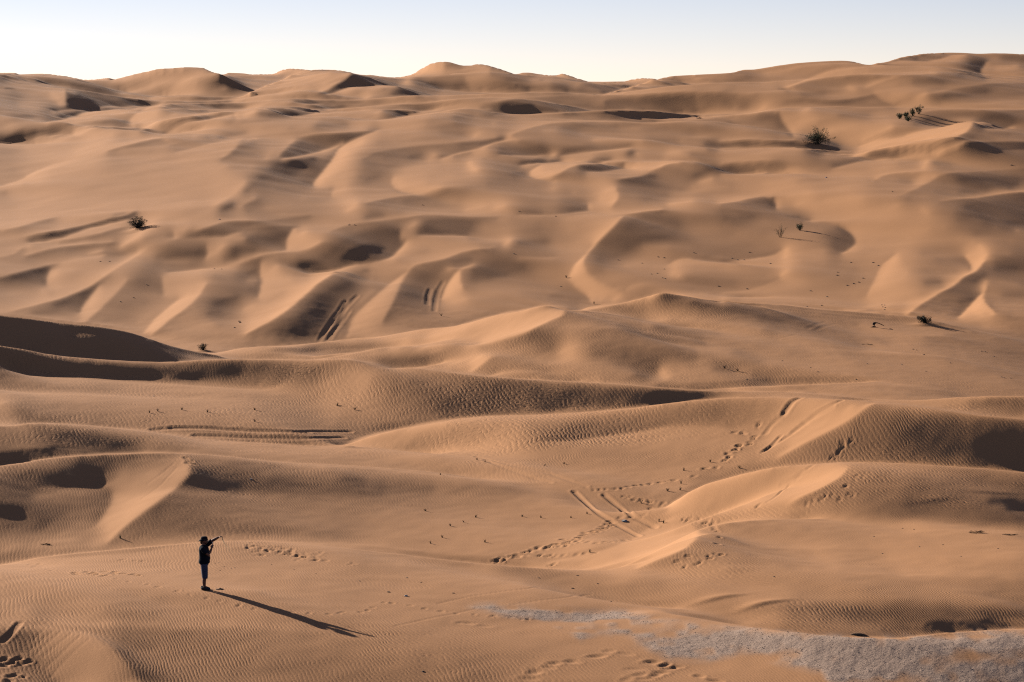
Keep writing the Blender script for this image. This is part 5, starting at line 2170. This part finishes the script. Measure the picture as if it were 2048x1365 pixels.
# ------------------------------------------------------------------ tufts, stones, twigs
def tuft(u,v,px,label,group,seed,mat='straw',cat='grass tuft',n=11,name='grass_tuft'):
    R=random.Random(seed);x,y,z=hit(u,v);m=y/4836.;h_=px*m;s=MB()
    for i in range(n):
        az=R.uniform(0,6.28);l=h_*R.uniform(.5,1.1);o=R.uniform(.1,.75)
        e=Vector((math.cos(az)*l*o,math.sin(az)*l*o,l*math.sqrt(1-o*o)*.9));w_=max(.006,m*.32)
        s.tube([(R.gauss(0,.02),R.gauss(0,.02),-.02),tuple(e*.55+Vector((0,0,l*.1))),tuple(e)],[w_,w_*.8,w_*.3],3,False)
    o=s.build(name,MAT[mat],None,False,(x,y,z));tag(o,label,cat,group);return o
def stone(u,v,px,label,group,seed,mat='stone',cat='stone',name='stone',flat=.36):
    R=random.Random(seed);x,y,z=hit(u,v);m=y/4836.;r_=px*m/2*.85;s=MB();s.ball((0,0,0),(r_,r_*.75,r_*flat),9,6)
    k=[R.uniform(.75,1.2) for _ in range(7)]
    s.v=[tuple(c*(k[i%7]) for c in p) for i,p in enumerate(s.v)]
    o=s.build(name,MAT[mat],None,False,(x,y,z+r_*flat*.35));o.rotation_euler=(0,0,R.uniform(0,6.28));tag(o,label,cat,group);return o
def twigs(u,v,px,label,group,seed,n=7,cat='twigs',name='dry_twigs',mat='wood',hf=.25):
    R=random.Random(seed);x,y,z=hit(u,v);m=y/4836.;w_=px*m/2;s=MB()
    for i in range(n):
        a=Vector((R.uniform(-1,.6)*w_,R.gauss(0,.25)*w_,R.uniform(-.02,.25)*w_*hf*2));d=Vector((R.uniform(.2,.9)*w_,R.gauss(0,.25)*w_,R.uniform(-.4,.6)*w_*hf*2))
        t=max(.007,m*.35);s.tube([a,a+d*.5+Vector((0,0,.1*w_*hf)),a+d],[t,t*.9,t*.4],4)
    o=s.build(name,MAT[mat],None,False,(x,y,z+.01));tag(o,label,cat,group);return o
NUM='zero one two three four five six seven eight nine ten eleven twelve thirteen fourteen fifteen sixteen seventeen eighteen'.split()
ORD='zeroth first second third fourth fifth sixth seventh eighth ninth tenth eleventh twelfth thirteenth fourteenth fifteenth sixteenth seventeenth eighteenth'.split()
def ranked(pts,lab):
    pts=sorted(pts);n=len(pts)
    for k,(u,v) in enumerate(pts):
        w=('leftmost' if k==0 else 'rightmost' if k==n-1 else ORD[k+1]+' from left')
        yield u,v,lab+', '+w+' of '+NUM[n]
sd=100
for pts,px,lab,grp,mt in (
 (tpts('G','875,603 925,595 1065,585 1215,600 1490,655 1490,586'),9,'dark grass tuft on the open flat between left dunes','grass tufts on the left flat','wood'),
 (tpts('H','175,703 72,680')+tpts('G','1975,560'),8,'sparse grass tuft below the lit end of the rippled dune','grass tufts by the lit slope','wood'),
 (tpts('K','565,400 660,550 595,582 900,577 848,436'),9,'dry grass tuft low in the broad smooth central hollow','grass tufts in the broad hollow','wood'),
 (tpts('K','1215,439 1385,440 1475,418 705,486 1110,433 780,465'),7,'tiny dark tuft across the middle of the central hollow','tiny tufts across the hollow','wood'),
 (tpts('K','1930,290 1880,460 1780,357 1490,634 1905,470')+tpts('M','95,280 165,275 170,240'),10,'dry grass stalks near the footprint trail and slip faces','grass stalks by the trail','straw'),
 (tpts('M','330,122 185,168 290,162 490,155'),9,'thin grass tuft at the foot of the slide-marked slope','grass tufts at the far right toe','straw'),
 (tpts('I','410,430 480,446'),11,'thin dark tuft in the shaded trough of middle dunes','tufts in the shaded trough','wood'),
 (tpts('K','1345,135 1237,146 855,115 650,196 900,126'),6,'small dark tuft on pale sand beyond the central hollow','small tufts beyond the hollow','wood'),
 (tpts('D','1575,668 1412,516 680,738'),9,'small dark tuft at the foot of the central hillside','tufts at the hill bottom','wood')):
    for u,v,lb in ranked(pts,lab): sd+=1;tuft(u,v,px*.85,lb,grp,sd,mt)
tuft(240,1077,9,'green grass tuft at the foot of the scooped slip face','green tuft',301,'leaf')
for pts,px,lab,grp in (
 (tpts('B','587,421 640,421 858,556 782,633 1255,463 1297,464 705,655'),4.5,'small dark stone on sand of the left hillside','stones on the left hillside'),
 (tpts('B','1400,768 1405,776 1372,806'),6,'dark stone in the lit hollow below the left hillside','stones in the lit hollow'),
 (tpts('D','570,88 1135,127 143,202 172,206 1350,156')+tpts('B','2040,207'),4.5,'dark stone speck along the long central hillside ridge','stones along the central ridge'),
 (tpts('D','1380,568 1855,432 1910,495 1945,490 1990,521 1975,517 1950,395 1985,400 1985,465 1715,412 1105,374'),5,'dark pebble in the shallow basin of the central hillside','pebbles in the central basin'),
 (tpts('F','480,385 450,376 515,385 545,343 240,346 375,526 532,541 660,405'),5.5,'dark pebble on sand of the shaded right basin','pebbles in the right basin'),
 (tpts('F','1100,399 1250,416 1027,451 1025,468 1115,514 1143,506 1167,484 1080,524 1222,400'),6,'dark stone scattered below the big lit right slope','stones below the big lit slope'),
 (tpts('F','860,639 970,585 940,632 880,553'),5.5,'dark stone near the foot of the right hill','stones at the right hill foot'),
 (tpts('F','1270,632 1285,634 1275,645 1288,648 1285,658'),5,'dark stone of the tight cluster under the bright ridge','stone cluster under the bright ridge'),
 (tpts('I','1440,326 1460,331 1815,337 1835,340 920,450 880,428 530,491 1925,479 1940,484 1645,401 1380,411 1510,447 1190,406 1130,493 1975,485 725,390 1500,356 1885,367'),5,'little dark stone on the wide smooth right slope','stones on the wide right slope')):
    for u,v,lb in ranked(pts,lab): sd+=1;stone(u,v,px,lb,grp,sd)
for t,s_,px,lab in (('E',None,0,''),):pass
stone(1652.5,356,6.5,'small dark blue scrap on the upper right hillside','blue scrap',401,'blue','litter','scrap')
stone(439,439,6,'pale blue speck of litter on the left hillside ridge','pale scrap',402,'pale','litter','scrap')
stone(2023,331,6,'dark stone at the far right under the upper shaded dune','upper right stone',403)
stone(1785,384,5,'dark stone at the head of the big lit right slope','head stone',404)
stone(502,959,6,'pale stone sitting on the rippled side of the scooped dune','dune stone',405,'pale')
stone(307,793,5,'pale pebble on the left flat below the shadow edge','pale pebble',406,'pale')
stone(1249,1043,14,'white stone beside the footprint trail','white stone',407,'pale','stone','stone',.45)
stone(812,1193,9,'crumpled white scrap lying on the near sand right of the person','white scrap',408,'pale','litter','scrap',.55)
stone(1548,1154,5,'single dark pebble on the near right dune','near pebble',409)
for k,(u,v,lb) in enumerate(ranked([(1805,1057),(1828,1059),(1839,1094),(1996,1097),(1748,1074),(1765,1108),(1922,1113),(1886,1090)],'dark pebble on the smooth flat of near right dune')): stone(u,v,4.5,lb,'pebbles on the near right flat',410+k)
for k,(u,v,lb) in enumerate(ranked([(906.6,1187),(1078,1156),(1195.5,1168),(1145,1177),(1222,1204),(1155,1151),(846,1343),(719,1163),(777,1185),(814,1156),(842,1165)],'dark flake lying on the open near sand')):
    stone(u,v,(5,8,6)[k%3],lb,'flakes on the near sand',430+k,'stone','stone','stone',.3)
for k,(u,v,lb) in enumerate(ranked([(437.5,1126),(448,1134),(470,1136),(462,1138),(430,1127),(543,1129),(588,1139),(632,1148),(440,1142)],'tiny dark pebble on sand right of the person')):
    stone(u,v,3.2,lb,'pebbles near the person',450+k)
twigs(1952,1067,30,'dark pile of dry twigs on the right flat','twig pile',501,34,hf=.2)
twigs(2018,1071,34,'thin scatter of dry twigs right of the dark twig pile','twig scatter',502,16,hf=.06)
twigs(90,1089,24,'low line of dry twigs in the shade behind the near crest','twig line',503,18,hf=.1)
twigs(1397,238,12,'dark dry twigs below the long shaded dune','far twigs',504,14,hf=.4)
twigs(1733,690,24,'dark twigs on a low sand lip of the wide right slope','lip twigs',505,10,hf=.08)
# flat dark item beside the feet, a thin slab with a loop
sx,sy,sz=hit(439,1179.5);r=empty('flat_item',(sx,sy,sz),.3);tag(r,'small flat dark item lying on the sand beside the feet of the person','flat_item')
s=MB();s.rings([(0,0,.0,.125,.045),(0,0,.018,.125,.045)],16,(True,True),2.4);s.build('sole',MAT['shoe'],r)
s=MB();s.tube([(.0,-.045,.02),(.02,-.02,.035),(.06,0,.03),(.02,.02,.035),(.0,.045,.02)],.009,6);s.build('strap',MAT['hat'],r)
# dark block added for the shaded overhang of the wind-cut hump
sx,sy,sz=hit(1712,1268);r=empty('overhang_shade',(sx,sy-.1,sz-.03));r.scale=(.62,.7,.8);tag(r,'dark block standing in for the shaded overhang of a small sand hump','shade block')
s=MB();s.tube([(-.75,0,-.06),(-.4,0,-.02),(-.1,.0,.02),(.15,0,.03),(.4,0,.0),(.66,.0,-.06)],[(.08,.03),(.14,.06),(.16,.085),(.19,.065),(.12,.055),(.06,.02)],10);s.build('block',plain('overhang_dark',(.26,.15,.085),(.16,.09,.055),9,.95,.1,.02),r)
# clods of the salt crust
gr=np.random.default_rng(4);pr=CRUST*(MV<1400)*(MU>900)*(MU<2100);ii,jj=np.where(pr>.35)
pk=gr.choice(len(ii),4200,replace=False);s=MB()
for n in pk:
    i,j=ii[n],jj[n];r_=float(.006+.015*gr.random()**3);x,y,z=MX[i,j]+gr.normal(0,.03),float(MY[i,0])+gr.normal(0,.06),MZ[i,j]
    k=len(s.v);q=gr.uniform(.6,1.25,6)*r_
    for t,(a,b_,c) in enumerate(((1,0,0),(-1,0,0),(0,1,0),(0,-1,0),(0,0,.9),(0,0,-.6))): s.v.append((x+a*q[t],y+b_*q[t],z+c*q[t]))
    s.f+=[(k+4,k,k+2),(k+4,k+2,k+1),(k+4,k+1,k+3),(k+4,k+3,k),(k+5,k+2,k),(k+5,k+1,k+2),(k+5,k+3,k+1),(k+5,k,k+3)]
tag(s.build('salt_crust_clods',MAT['clod'],None,False),'grey crumbly clods of salt crust strewn over the near right sand','gravel',kind='stuff')
